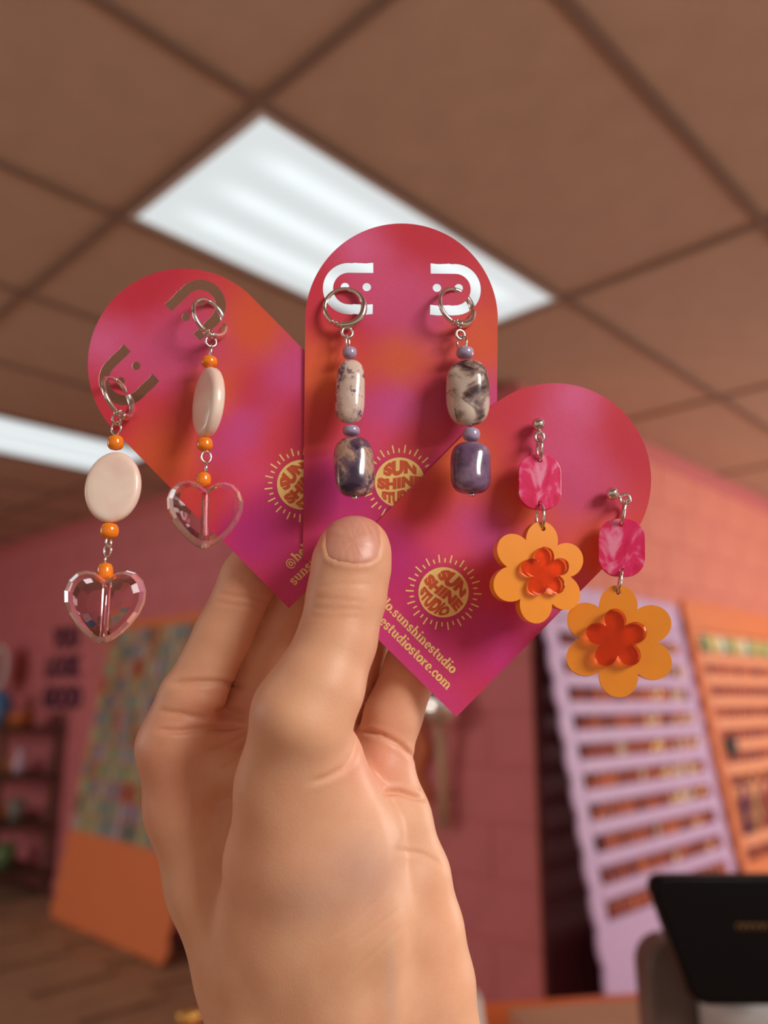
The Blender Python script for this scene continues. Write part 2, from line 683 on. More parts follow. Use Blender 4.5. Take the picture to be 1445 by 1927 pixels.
# the orange board with sticker sheets on the left wall
BO = np.array([XW - 0.262, 3.70, 0.012])
bax = board_axes((-1, 0, 0))
sb = empty('sticker_board', BO)
tag(sb, 'orange scalloped board leaning on the left wall, top covered in sticker sheets', 'display board')
piece('panel', xf(curve_solid([scallop(1.22, 1.71, 11, 15, 0.024)], 0.006, 0.001), BO, bax), M['orange_board'], sb, False)
for q in range(3):
    piece('rail', xf(box(0.03, 1.19, 0.48 + 0.4 * q, 0.49 + 0.4 * q, 0.006, 0.012), BO, bax), M['cream_trim'], sb, False)
sc = [(176, 172, 132), (142, 156, 130), (178, 112, 84), (152, 134, 150), (182, 174, 150), (112, 120, 108), (180, 152, 112), (132, 148, 144), (172, 92, 70), (162, 160, 116), (178, 158, 166)]
sm = [plain(f'sticker_paper_{i}', lin(c), 0.55, vary=0.45, scale=55) for i, c in enumerate(sc)]
sv = xf(box(-0.037, 0.037, -0.046, 0.046, 0, 0.003), (0, 0, 0), bax)
sme = [mesh_of('sheet', *sv, mm, False) for mm in sm]
names_s = ['pale green', 'sage', 'rusty', 'lilac', 'cream', 'grey', 'sand', 'pale blue', 'red', 'olive', 'pink']
for r in range(12):
    for c in range(14):
        q = rr.randrange(len(sc))
        p = BO + bax @ np.array([0.055 + 0.085 * c, 0.52 + 0.1 * r, 0.013])
        o = link('sticker_sheet', sme[q], None, tuple(p))
        tag(o, f'{names_s[q]} sticker sheet, {ORD[c]} from the left, {ORD[r]} row up, orange scalloped board', 'sticker', 'sticker sheets on the orange scalloped board')

# dark purple wall lettering, three short lines
M['purple'] = plain('dark_purple_vinyl', lin((62, 26, 58)), 0.5)
lt = empty('wall_lettering', (XW - 0.004, 4.42, 1.45))
tag(lt, 'three short lines of dark purple letters on the pink left wall', 'sign')
wax = np.stack([np.array([0, -1.0, 0]), np.array([0, 0, 1.0]), np.array([-1.0, 0, 0])], 1)
for s, yc, z in (('YOU', 4.41, 1.59), ('LOOK', 4.43, 1.39), ('GOOD', 4.40, 1.18)):
    v, f = text_geo(s, 0.19, 0.012, 0.003)
    piece('lettering', xf((v, f), (XW - 0.006, yc, z), wax), M['purple'], lt, False)

# ------------------------------------------------------------------ shelf at the far left
M['dark_wood'] = plain('dark_brown_wood', lin((92, 62, 48)), 0.6, vary=0.15, scale=12)
sh = empty('shelf_unit', (1.42, 4.95, 0))
tag(sh, 'dark brown open shelf unit against the left wall at the left edge', 'shelf')
for y in (4.28, 5.62):
    for x in (1.27, 1.63):
        piece('post', box(x - 0.02, x + 0.02, y - 0.02, y + 0.02, 0, 1.15, 0.003), M['dark_wood'], sh, False)
for z in (0.12, 0.42, 0.72, 1.02):
    piece('shelf_board', box(1.25, 1.65, 4.26, 5.64, z, z + 0.03, 0.003), M['dark_wood'], sh, False)
items = [('basket', 'woven rust coloured basket on the top shelf at the left edge', 4.48, 1.05, (186, 100, 52), 0.09, 0.10),
         ('jar', 'blue jar on the top shelf at the left edge', 4.85, 1.05, (70, 120, 170), 0.08, 0.24),
         ('candle', 'peach candle tin on the middle shelf at the left edge', 4.62, 0.75, (222, 140, 96), 0.075, 0.10),
         ('vase', 'pale lilac vase on the middle shelf at the left edge', 4.42, 0.75, (215, 180, 200), 0.05, 0.16),
         ('bowl', 'terracotta bowl on the lower shelf at the left edge', 4.62, 0.45, (205, 110, 70), 0.11, 0.08),
         ('pot', 'grey pot on the lower shelf at the left edge', 4.40, 0.45, (130, 130, 120), 0.06, 0.14),
         ('planter', 'green planter on the bottom shelf at the left edge', 4.55, 0.15, (110, 140, 90), 0.09, 0.14)]
for nm, lb, y, z, c, r, h in items:
    prof = {'basket': [(r * .8, 0), (r, h * .6), (r * .95, h), (r * .85, h), (r * .8, h * .3)],
            'jar': [(r * .8, 0), (r, h * .2), (r, h * .7), (r * .6, h * .85), (r * .65, h), (r * .5, h)],
            'candle': [(r, 0), (r, h * .9), (r * .95, h), (r * .9, h * .9), (r * .01, h * .88)],
            'vase': [(r * .6, 0), (r, h * .35), (r * .5, h * .75), (r * .7, h), (r * .6, h)],
            'bowl': [(r * .4, 0), (r * .8, h * .4), (r, h), (r * .93, h), (r * .3, h * .2)],
            'pot': [(r * .75, 0), (r, h), (r * .9, h), (r * .7, h * .3)],
            'planter': [(r * .7, 0), (r, h), (r * .9, h), (r * .7, h * .4)]}[nm]
    v, f = lathe(prof, 18)
    o = link(nm, mesh_of(nm, v, f, plain(nm + '_glaze', lin(c), 0.4)), None, (1.45, y, z))
    tag(o, lb, nm)
ry = ring_path((1.50, 5.10, 1.46), (0, 1, 0), (0, 0, 1), 0.15, n=40)
o = empty('round_mirror', (1.50, 5.10, 1.29))
tag(o, 'round white framed mirror standing on the shelf at the left edge', 'mirror')
piece('frame', tube(ry, 0.016, True), M['cream_trim'], o)
M['mirror'] = plain('mirror_glass', (0.8, 0.8, 0.8), 0.03, 1.0, vary=0.01)
v, f = lathe([(0.145, -0.003), (0.145, 0.003)], 32)
piece('glass', (v[:, [2, 0, 1]] + np.array([1.50, 5.10, 1.46]), f), M['mirror'], o, False)
piece('stand', join(tube([(1.50, 5.02, 1.05), (1.50, 5.08, 1.31)], 0.008), tube([(1.50, 5.18, 1.05), (1.50, 5.12, 1.31)], 0.008)), M['cream_trim'], o)

# ------------------------------------------------------------------ mirrored ball and wavy wall piece behind the hand
M['facet'] = plain('silver_mirror_tiles', (0.95, 0.93, 0.90), 0.2, 1.0, vary=0.02)
M['pale_stem'] = plain('pale_wooden_stem', lin((196, 160, 128)), 0.5)
c = np.array([1.60, 0.868, 1.215])
db = empty('mirror_ball', c)
tag(db, 'silver mirrored ball on a pale stem mounted on the wall behind the hand', 'ornament')
v, f = ball(c, 0.082, 12)
piece('ball', (v, f), M['facet'], db, False)
piece('stem', tube([c + (0, 0.012, -0.075), c + (0.03, 0.024, -0.25), c + (0.04, 0.03, -0.45)], 0.021, n=12), M['pale_stem'], db)
piece('bracket', tube([c + (0.08, 0.0, 0), c + (0.0, 0.0, 0)], 0.012), M['pale_stem'], db)
piece('bracket', tube([c + (0.09, 0.027, -0.33), c + (0.035, 0.027, -0.33)], 0.010), M['pale_stem'], db)
M['amber'] = plain('amber_wavy_wood', lin((196, 100, 52)), 0.5)
wv = [(0.022 * math.sin(i * 0.8) + 0.10, 0.20 - i * 0.025) for i in range(19)]
wv = wv + [(-0.10, 0.20 - 18 * 0.025), (-0.10, 0.20)]
o = piece('wavy_panel', xf(curve_solid([wv], 0.012, 0.003), (1.675, 1.115, 1.10), wax), M['amber'], None, False)
tag(o, 'orange brown wavy edged wall panel behind the hand, left of the pale stem', 'wall panel')

# ------------------------------------------------------------------ counter and what stands on it
M['counter'] = plain('orange_laminate', lin((226, 112, 40)), 0.35, vary=0.03)
M['counter_side'] = plain('orange_counter_side', lin((200, 100, 50)), 0.5, vary=0.03)
CT = 0.80


def onz(u, v, z):
    d = BASIS @ np.array([(u - 722.5) / F, -(v - 963.5) / F, -1.0])
    return CAM + d * ((z - CAM[2]) / d[2])


A, B = onz(905, 1886, CT), onz(1240, 1864, CT)
cdir = (B - A) / np.linalg.norm(B - A)
cn = np.array([cdir[1], -cdir[0], 0])
if np.dot(cn, -_f) < 0:
    cn = -cn
cax = np.stack([cdir, -cn, np.array([0, 0, 1.0])], 1)
ct = empty('counter', tuple(A))
tag(ct, 'orange shop counter along the bottom of the frame at the right', 'counter')
piece('worktop', xf(box(-0.35, 1.2, -0.62, 0.0, -0.04, 0.0, 0.004), A, cax), M['counter'], ct, False)
piece('cabinet', xf(box(-0.32, 1.15, -0.60, -0.03, -CT, -0.04, 0.004), A, cax), M['counter_side'], ct, False)


def cl(p):
    return (np.asarray(p) - A) @ cax


M['kraft'] = plain('beige_cardboard', lin((196, 146, 118)), 0.7, vary=0.04)
# beige box: front-left top corner and far edge
q0 = cl(onz(955, 1893, CT + 0.035))
q1 = cl(onz(1250, 1878, CT + 0.035))
bx = empty('flat_box', tuple(A + cax @ np.array([q0[0], q0[1], 0])))
tag(bx, 'flat beige cardboard box on the orange counter beside the black terminal', 'box')
y0 = min(q0[1], q1[1])
piece('tray', xf(box(q0[0], q0[0] + 0.30, y0 - 0.22, y0, 0.0, 0.026, 0.002), A, cax), M['kraft'], bx, False)
piece('lid', xf(box(q0[0] - 0.002, q0[0] + 0.302, y0 - 0.222, y0 + 0.002, 0.012, 0.035, 0.002), A, cax), M['kraft'], bx, False)

# card terminal: black rounded screen on a grey stand
M['gloss_black'] = plain('satin_black_glass', lin((16, 12, 12)), 0.3, vary=0.02, Specular_IOR_Level=0.08)
M['grey_plastic'] = plain('grey_plastic', lin((190, 188, 188)), 0.4, vary=0.03)
M['bronze'] = plain('bronze_mark', lin((150, 110, 60)), 0.4, 0.3)
M['smoke'] = plain('brown_plastic', lin((96, 80, 72)), 0.35, vary=0.05)


def rrect(x0, x1, y0, y1, r, n=8):
    P = []
    for cx, cy, a in ((x1 - r, y1 - r, 0), (x0 + r, y1 - r, 90), (x0 + r, y0 + r, 180), (x1 - r, y0 + r, 270)):
        for i in range(n + 1):
            t = R(a + 90 * i / n)
            P.append((cx + r * math.cos(t), cy + r * math.sin(t)))
    return P


TD = 0.62
tc = at(1375, 1765, TD)
s_ = TD / F
tt = R(-18)
ty = math.cos(tt) * UP + math.sin(tt) * BACK
tax = np.stack([RIGHT, ty, np.cross(RIGHT, ty)], 1)
base_pt = np.array([tc[0], tc[1], CT])
tm_ = empty('card_terminal', base_pt)
tag(tm_, 'black rounded card terminal screen on a grey stand at the bottom right', 'terminal')
hw = 0.5 * 290 * s_
# trapezoid outline: wide at the top, narrowing with a big lower corner
P = []
top, bot = 0.5 * 208 * s_, -0.5 * 200 * s_


def arc(cx, cy, r, a0, a1, n=8):
    return [(cx + r * math.cos(R(a0 + (a1 - a0) * i / n)), cy + r * math.sin(R(a0 + (a1 - a0) * i / n))) for i in range(n + 1)]


wt, wb_ = 137 * s_, 92 * s_
P = arc(wt - 16 * s_, top - 16 * s_, 16 * s_, 0, 90) + arc(-wt + 16 * s_, top - 16 * s_, 16 * s_, 90, 190) \
    + arc(-wb_ + 34 * s_, bot + 34 * s_, 34 * s_, 200, 270) + arc(wb_ - 34 * s_, bot + 34 * s_, 34 * s_, 270, 340)
piece('screen', xf(curve_solid([P], 0.006, 0.003, bres=3), tc, tax), M['gloss_black'], tm_, True)
for i in range(5):
    cc = tc + tax @ np.array([(10 + 12 * i) * s_, 22 * s_, 0.0093])
    piece('mark', tube(ring_path(cc, tax[:, 0], tax[:, 1], 5 * s_, 5 * s_, -30, 230, 14), 0.9 * s_, False, 6), M['bronze'], tm_)
piece('stand', join(tube([at(1395, 1830, TD + 0.045), at(1400, 1900, TD + 0.06), np.array([*at(1400, 1960, TD + 0.06)[:2], CT + 0.01])], 0.036, n=20),
                    xf(lathe([(0.07, 0), (0.07, 0.012), (0.06, 0.02), (0.03, 0.022)], 28), np.array([*at(1400, 1960, TD + 0.06)[:2], CT]), np.eye(3))), M['grey_plastic'], tm_)
piece('printer', xf(curve_solid([rrect(-0.045, 0.06, -0.09, 0.035, 0.022)], 0.02, 0.004), at(1312, 1850, TD + 0.1), tax), M['smoke'], tm_, True)

# white tapered cup behind the wrist, gold cap at the lower left
M['white'] = plain('white_paper', lin((235, 232, 228)), 0.6, vary=0.02)
cp = at(840, 1950, 0.95)
ctop = at(840, 1876, 0.95)[2] - CT
o = link('paper_cup', mesh_of('paper_cup', *lathe([(0.058, 0), (0.058, 0.004), (0.055, 0.005), (0.042, ctop - 0.004), (0.040, ctop), (0.034, ctop), (0.032, ctop - 0.004)], 28), M['white']), None, (cp[0], cp[1], CT))
tag(o, 'white paper cup standing upside down on the counter, mostly hidden behind the wrist', 'cup')
gp = at(355, 1918, 0.9)
gc = empty('gold_cap_bottle', (gp[0], gp[1], CT))
tag(gc, 'small bottle with round gold cap on the counter at the lower left edge', 'bottle')
h_ = gp[2] - CT
piece('bottle_body', xf(lathe([(0.02, 0), (0.022, 0.01), (0.022, h_ * 0.7), (0.009, h_ * 0.9), (0.009, h_)], 20), (gp[0], gp[1], CT), np.eye(3)), M['amber'], gc)
piece('cap', xf(lathe([(0.010, 0), (0.013, 0.002), (0.013, 0.012), (0.011, 0.015), (0.002, 0.015)], 24), (gp[0], gp[1], gp[2] - 0.006), np.eye(3)), M['gold'], gc)

# ------------------------------------------------------------------ earring cards
CR = 181.0 * 0.200 / F          # half width of a card, metres


def card_material():
    m = N('tie_dye_card_print')
    vec = m.coords(1 / CR)
    wn = m.n('ShaderNodeTexNoise')
    wn.inputs['Scale'].default_value = 1.6
    wn.inputs['Detail'].default_value = 3
    m.l(vec, wn.inputs['Vector'])
    wsub = m.n('ShaderNodeVectorMath', operation='SUBTRACT')
    wsub.inputs[1].default_value = (0.5, 0.5, 0.5)
    m.l(wn.outputs['Color'], wsub.inputs[0])
    wmul = m.n('ShaderNodeVectorMath', operation='MULTIPLY')
    wmul.inputs[1].default_value = (0.34, 0.34, 0)
    m.l(wsub.outputs[0], wmul.inputs[0])
    wadd = m.n('ShaderNodeVectorMath', operation='ADD')
    m.l(vec, wadd.inputs[0])
    m.l(wmul.outputs[0], wadd.inputs[1])
    p = wadd.outputs[0]
    col = L4((212, 46, 70))
    K = 1.15
    blobs = [
        (-0.44, 0.72, .42, .34, (230, 104, 160), .9), (-0.05, 0.30, .62, .45, (222, 86, 140), .9), (0.30, -0.05, .6, .5, (212, 76, 130), .9),
        (0.40, 0.86, .65, .42, (204, 34, 62), .9), (-0.92, 0.20, .42, .6, (214, 46, 72), .8), (0.92, 0.35, .4, .4, (216, 56, 66), .7),
        (-0.85, -0.55, .50, .48, (236, 100, 50), .95), (0.86, -0.25, .46, .55, (230, 92, 46), .95), (0.02, -0.44, .44, .34, (224, 96, 52), .9),
        (-0.08, -0.93, .50, .36, (212, 80, 156), .9), (0.38, -0.72, .30, .26, (204, 48, 62), .6), (0.80, -0.86, .46, .4, (218, 78, 150), .9),
        (-0.88, -1.18, .42, .42, (220, 62, 58), .85), (-0.30, -1.32, .40, .34, (232, 72, 124), .8), (0.20, -1.30, .42, .36, (222, 60, 78), .75),
        (0.80, -1.62, .55, .48, (206, 40, 132), .95), (-0.66, -1.82, .55, .42, (196, 40, 134), .95), (0.1, -1.95, .7, .42, (208, 42, 122), .9),
        (0.0, -2.5, 1.5, .45, (218, 58, 146), .9), (0.55, 0.30, .30, .25, (214, 76, 110), .5)]
    for x, y, rx, ry, c, s in blobs:
        mp = m.n('ShaderNodeMapping', vector_type='TEXTURE')
        mp.inputs['Location'].default_value = (x, y, 0)
        mp.inputs['Scale'].default_value = (rx * K, ry * K, 1e3)
        m.l(p, mp.inputs[0])
        ln = m.n('ShaderNodeVectorMath', operation='LENGTH')
        m.l(mp.outputs[0], ln.inputs[0])
        mr = m.n('ShaderNodeMapRange', interpolation_type='SMOOTHERSTEP')
        mr.inputs[1].default_value = 1.35
        mr.inputs[2].default_value = 0.0
        mr.inputs[3].default_value = 0
        mr.inputs[4].default_value = s
        m.l(ln.outputs['Value'], mr.inputs[0])
        col = m.mix(mr.outputs[0], col, L4(c))
    gr = m.noise(vec, 80, 2, 0.7)
    hs = m.n('ShaderNodeHueSaturation')
    hs.inputs['Saturation'].default_value = 0.98
    m.l(col, hs.inputs['Color'])
    col = hs.outputs[0]
    col = m.mix(0.09, col, m.ramp(gr, [(0.3, (0, 0, 0, 1)), (0.7, (1, 1, 1, 1))]), 'OVERLAY')
    m.l(col, m.b.inputs['Base Color'])
    m.b.inputs['Roughness'].default_value = 0.55
    m.bump(gr, 0.06, 0.0002)
    return m.m


M['card'] = card_material()
M['card_edge'] = plain('card_paper_edge', lin((232, 170, 170)), 0.8, vary=0.05)
M['sun_yellow'] = plain('yellow_print', lin((255, 224, 140)), 0.55, vary=0.03, scale=900)
M['sun_red'] = plain('orange_letter_print', lin((216, 96, 58)), 0.55, vary=0.08, scale=150)
PX = 0.200 / F   # one photo pixel at the cards

# little slab-serif alphabet (stroke centre lines, x-height 1): (points, thickness)
T, t_ = 0.30, 0.16


def _c(cx, cy, rx, ry, a0, a1, n=12):
    return [(cx + rx * math.cos(R(a0 + (a1 - a0) * i / n)), cy + ry * math.sin(R(a0 + (a1 - a0) * i / n))) for i in range(n + 1)]


def _sf(x, y, w=0.24):
    return ([(x - w, y), (x + w, y)], t_)


GL = {
    'o': (0.95, [(_c(0.46, 0.5, 0.33, 0.42, 0, 360, 24), 'c')]),
    'l': (0.56, [([(0.26, 0.05), (0.26, 1.5)], T), _sf(0.26, 0.07), ([(0.06, 1.46), (0.26, 1.46)], t_)]),
    'i': (0.56, [([(0.26, 0.05), (0.26, 0.95)], T), _sf(0.26, 0.07), ([(0.06, 0.92), (0.26, 0.92)], t_), ([(0.24, 1.22), (0.26, 1.48)], 0.30)]),
    't': (0.66, [([(0.30, 1.3), (0.30, 0.25)], T), (_c(0.5, 0.27, 0.2, 0.19, 180, 300, 8), 0.2), ([(0.06, 0.92), (0.60, 0.92)], t_)]),
    'u': (1.1, [([(0.28, 0.95), (0.28, 0.35)], T), (_c(0.52, 0.36, 0.25, 0.27, 180, 350, 10), 0.19), ([(0.82, 0.95), (0.82, 0.05)], T), ([(0.06, 0.92), (0.3, 0.92)], t_), ([(0.6, 0.92), (0.84, 0.92)], t_), ([(0.82, 0.07), (1.02, 0.07)], t_)]),
    'n': (1.14, [([(0.28, 0.05), (0.28, 0.95)], T), (_c(0.54, 0.66, 0.27, 0.25, 170, 0, 10), 0.2), ([(0.84, 0.68), (0.84, 0.05)], T), _sf(0.28, 0.07), _sf(0.84, 0.07), ([(0.06, 0.92), (0.3, 0.92)], t_)]),
    'h': (1.14, [([(0.28, 0.05), (0.28, 1.5)], T), (_c(0.54, 0.66, 0.27, 0.25, 170, 0, 10), 0.2), ([(0.84, 0.68), (0.84, 0.05)], T), _sf(0.28, 0.07), _sf(0.84, 0.07), ([(0.06, 1.46), (0.3, 1.46)], t_)]),
    's': (0.80, [(_c(0.39, 0.72, 0.25, 0.20, 20, 250, 12) + _c(0.40, 0.26, 0.25, 0.21, 80, -160, 12), 0.23), ([(0.62, 0.95), (0.62, 0.66)], 0.12), ([(0.15, 0.05), (0.15, 0.34)], 0.12)]),
    'e': (0.90, [(_c(0.45, 0.5, 0.31, 0.41, 0, 315, 20), 0.25), ([(0.15, 0.50), (0.76, 0.50)], 0.15)]),
    'd': (1.06, [(_c(0.42, 0.48, 0.27, 0.40, 0, 360, 20), 0.22), ([(0.76, 1.5), (0.76, 0.05)], T), ([(0.54, 1.46), (0.78, 1.46)], t_), ([(0.76, 0.07), (0.98, 0.07)], t_)]),
    'r': (0.82, [([(0.28, 0.05), (0.28, 0.95)], T), _sf(0.28, 0.07, 0.26), ([(0.06, 0.92), (0.3, 0.92)], t_), (_c(0.56, 0.62, 0.25, 0.25, 165, 60, 8), 0.24)]),
    'c': (0.82, [(_c(0.45, 0.5, 0.31, 0.41, 40, 318, 18), 0.25), ([(0.68, 0.92), (0.68, 0.62)], 0.13)]),
    'm': (1.68, [([(0.28, 0.05), (0.28, 0.95)], T), (_c(0.53, 0.66, 0.25, 0.25, 170, 0, 10), 0.19), ([(0.81, 0.68), (0.81, 0.05)], T), (_c(1.07, 0.66, 0.25, 0.25, 170, 0, 10), 0.19), ([(1.36, 0.68), (1.36, 0.05)], T), _sf(0.28, 0.07), _sf(0.81, 0.07, 0.2), _sf(1.36, 0.07), ([(0.06, 0.92), (0.3, 0.92)], t_)]),
    '.': (0.46, [([(0.22, 0.02), (0.22, 0.30)], 0.30)]),
    '@': (1.6, [(_c(0.78, 0.5, 0.62, 0.70, -60, 280, 28), 0.13), (_c(0.74, 0.5, 0.24, 0.32, 0, 360, 18), 0.17), ([(1.0, 0.85), (1.0, 0.3), (1.2, 0.16), (1.36, 0.4)], 0.14)]),
}


def ribbon(pts, w):
    P = np.asarray(pts, float)
    V, Fc = [], []
    n = len(P)
    closed = np.allclose(P[0], P[-1]) and n > 3
    for i in range(n):
        a = P[i - 1] if i > 0 else (P[-2] if closed else P[i])
        b = P[i + 1] if i < n - 1 else (P[1] if closed else P[i])
        tg = (b - a) / (np.linalg.norm(b - a) + 1e-9)
        nr = np.array([-tg[1], tg[0]])
        ww = (0.16 + 0.17 * abs(nr[0])) if w == 'c' else w
        V += [(*(P[i] + nr * ww / 2), 0), (*(P[i] - nr * ww / 2), 0)]
    for i in range(n - 1):
        Fc.append((2 * i, 2 * i + 1, 2 * i + 3, 2 * i + 2))
    return np.array(V), Fc


def serif_line(s, width):
    parts, x = [], 0.0
    for ch in s:
        adv, strokes = GL[ch]
        for pts, w in strokes:
            v, f = ribbon(pts, w)
            v[:, 0] += x
            parts.append((v, f))
        x += adv
    v, f = join(*parts)
    v[:, 0] -= x / 2
    return v * (width / x), f


def sun_letters(rad):
    """SUN / SHINE / STUDIO bent to fill a disc of radius rad"""
    rows = [('SUN', 0.36, 0.80, 0.66), ('SHINE', -0.25, 0.25, 0.90), ('STUDIO', -0.80, -0.36, 0.72)]
    out = []
    for s, y0, y1, hw in rows:
        v, f = text_geo(s, 1.0, 0.075, 0.0, 1.06)
        bm = bmesh.new()
        vs = [bm.verts.new(p) for p in v]
        for q in f:
            try:
                bm.faces.new([vs[i] for i in q])
            except ValueError:
                pass
        bmesh.ops.triangulate(bm, faces=bm.faces[:])
        bmesh.ops.subdivide_edges(bm, edges=[e for e in bm.edges if e.calc_length() > 0.08], cuts=2)
        bm.verts.ensure_lookup_table()
        v = np.array([p.co[:] for p in bm.verts])
        f = [tuple(p.index for p in q.verts) for q in bm.faces]
        bm.free()
        x0, x1 = v[:, 0].min(), v[:, 0].max()
        b0, b1 = v[:, 1].min(), v[:, 1].max()
        xn = (v[:, 0] - (x0 + x1) / 2) / ((x1 - x0) / 2)
        yn = (v[:, 1] - b0) / (b1 - b0)
        # rows follow the disc: outer edges bow with the circle, the gaps between rows wave a little
        lim = math.sqrt
        if s == 'SUN':
            hi = np.sqrt(np.maximum(0.90 ** 2 - (xn * hw) ** 2, 0.05))
            lo = 0.30 + 0.06 * np.sin(xn * 3.0)
        elif s == 'SHINE':
            hi = 0.22 + 0.06 * np.sin(xn * 3.0)
            lo = -0.24 + 0.06 * np.sin(xn * 3.0)
        else:
            hi = -0.32 + 0.06 * np.sin(xn * 3.0)
            lo = -np.sqrt(np.maximum(0.93 ** 2 - (xn * hw) ** 2, 0.04))
        yy = lo + (hi - lo) * yn
        w = hw
        v2 = np.stack([xn * w, yy, np.zeros(len(v))], 1) * rad
        out.append((v2, f))
    return join(*out)


def jag(P, amp):
    rg = random.Random(len(P))
    return [(x + rg.uniform(-amp, amp), y + rg.uniform(-amp, amp)) for x, y in P]


def make_card(cx, cy, rot, d, hpx, label, slots=True, shift=0.0, name='earring_card'):
    rp = CR
    h = hpx * d / F
    out = [(-rp, -h), (rp, -h)] + [(rp * math.cos(R(a)), rp * math.sin(R(a))) for a in np.linspace(0, 180, 73)]
    s = PX
    loops = [out]
    for sg in ((-1, 1) if slots else ()):
        ax_, ay, rad, hwid = sg * 100 * s, 58 * s, 39 * s, 9.6 * s
        xe = sg * 54 * s
        outer, inner = [], []
        n = 20
        for i in range(n + 1):
            a = R(90 + 180 * i / n) if sg < 0 else R(90 - 180 * i / n)
            outer.append((ax_ + (rad + hwid) * math.cos(a), ay + (rad + hwid) * math.sin(a)))
            inner.append((ax_ + (rad - hwid) * math.cos(a), ay + (rad - hwid) * math.sin(a)))
        seg = [xe + (ax_ - xe) * k / 8 for k in range(8)]
        topo = jag([(x, ay + rad + hwid) for x in seg], 0.00012)
        topi = [(x, ay + rad - hwid) for x in seg]
        boti = jag([(x, ay - rad + hwid) for x in seg], 0.00010)
        boto = jag([(x, ay - rad - hwid) for x in seg], 0.00012)
        lp = topo + outer + boto[::-1] + boti + inner[::-1] + topi[::-1]
        loops.append(lp)
        for dx in (-7, 34):
            loops.append([(ax_ + (-sg) * dx * s + 8 * s * math.cos(R(a)), ay + 3 * s + 8 * s * math.sin(R(a))) for a in range(0, 360, 20)])
    v, f = curve_solid(loops, 0.00018)
    o = empty(name)
    c = at(cx, cy, d)
    cr_, sr_ = math.cos(R(rot)), math.sin(R(rot))
    ax = np.stack([cr_ * RIGHT + sr_ * UP, -sr_ * RIGHT + cr_ * UP, BACK], 1)
    me = mesh_of('sheet', v, f, [M['card'], M['card_edge']], False)
    for p in me.polygons:
        if abs(p.normal.z) < 0.5:
            p.material_index = 1
    o.matrix_world = Matrix([[*ax[0], c[0]], [*ax[1], c[1]], [*ax[2], c[2]], [0, 0, 0, 1]])
    tag(o, label, 'card', 'arched tie-dye earring cards')
    link('sheet', me, o)
    # printed sun and lines of text, laid on the sheet
    z1, z2 = 0.00022, 0.00025
    sun = (0.0, -h + 149 * s)
    disc = [(sun[0] + 47 * s * math.cos(R(a)), sun[1] + 47 * s * math.sin(R(a))) for a in range(0, 360, 6)]
    dv = np.array([(x, y, z1) for x, y in disc])
    sp = [(dv, [tuple(range(len(disc)))])]
    for k in range(36):
        a = R(k * 10 + 2)
        r0, r1 = 56 * s, (71 if k % 2 == 0 else 64) * s
        e1, e2 = np.array([math.cos(a), math.sin(a)]), np.array([-math.sin(a), math.cos(a)]) * 1.35 * s
        q = [np.array(sun) + e1 * r0 + e2, np.array(sun) + e1 * r0 - e2, np.array(sun) + e1 * r1 - e2, np.array(sun) + e1 * r1 + e2]
        sp.append((np.array([(x, y, z1) for x, y in q]), [(0, 1, 2, 3)]))
    v, f = join(*sp)
    so = link('sun_print', mesh_of('sun_print', v, f, M['sun_yellow'], False), o)
    v, f = sun_letters(47 * s)
    link('sun_lettering', mesh_of('sun_lettering', v + np.array([sun[0], sun[1], z2]), f, M['sun_red'], False), so)
    for tx, y, w in (('@hello.sunshinestudio', 51, 238), ('sunshinestudiostore.com', 23, 268)):
        v, f = serif_line(tx, w * s)
        link('lettering', mesh_of('lettering', v + np.array([shift * s, -h + y * s, z1]), f, M['sun_yellow'], False), o)
    return o


make_card(346, 686, 44.5, 0.2008, 465.5, 'pink tie-dye card holding the glass heart earrings, left of the fan', True, -10.0)
make_card(755.5, 602, -0.6, 0.2000, 455, 'upright pink tie-dye card holding the purple stone earrings, centre of the fan')
make_card(1043, 903, -44.6, 0.1992, 446.6, 'pink tie-dye card holding the orange flower earrings, right of the fan', False)

# ------------------------------------------------------------------ earrings
m = N('silver_metal')
m.b.inputs['Base Color'].default_value = (0.82, 0.79, 0.76, 1)
m.b.inputs['Metallic'].default_value = 1
m.b.inputs['Roughness'].default_value = 0.13
M['silver'] = m.m
M['orange_bead'] = plain('orange_glazed_bead', lin((250, 138, 22)), 0.15, vary=0.06, scale=300, Coat_Weight=0.6, Coat_Roughness=0.05)
M['lilac_bead'] = plain('lilac_glazed_bead', lin((172, 158, 188)), 0.18, vary=0.06, scale=300, Coat_Weight=0.5, Coat_Roughness=0.06)

m = N('mother_of_pearl')
vec = m.coords((120, 50, 120))
nz = m.noise(vec, 1.0, 2, 0.4, 0.6)
m.l(m.ramp(nz, [(0.25, L4((242, 214, 200))), (0.5, L4((249, 230, 214))), (0.75, L4((252, 238, 226)))]), m.b.inputs['Base Color'])
m.b.inputs['Roughness'].default_value = 0.28
m.b.inputs['Subsurface Weight'].default_value = 0.15
m.b.inputs['Subsurface Radius'].default_value = (0.003, 0.002, 0.0018)
m.b.inputs['Coat Weight'].default_value = 0.3
m.b.inputs['Sheen Weight'].default_value = 0.1
M['pearl'] = m.m


def clear(name, color, ior=1.49, rough=0.0):
    m = N(name)
    m.b.inputs['Base Color'].default_value = color
    m.b.inputs['Transmission Weight'].default_value = 1.0
    m.b.inputs['IOR'].default_value = ior
    m.b.inputs['Roughness'].default_value = rough
    return m.m


M['pink_glass'] = clear('pale_pink_acrylic', (1.0, 0.74, 0.79, 1), 1.36)
m = N('pink_acrylic_rim')
m.b.inputs['Base Color'].default_value = (1.0, 0.46, 0.56, 1)
m.b.inputs['Transmission Weight'].default_value = 0.72
m.b.inputs['IOR'].default_value = 1.36
m.b.inputs['Roughness'].default_value = 0.04
M['pink_rim'] = m.m
M['pink_clear'] = clear('clear_coral_acrylic', (1.0, 0.42, 0.32, 1), 1.30)


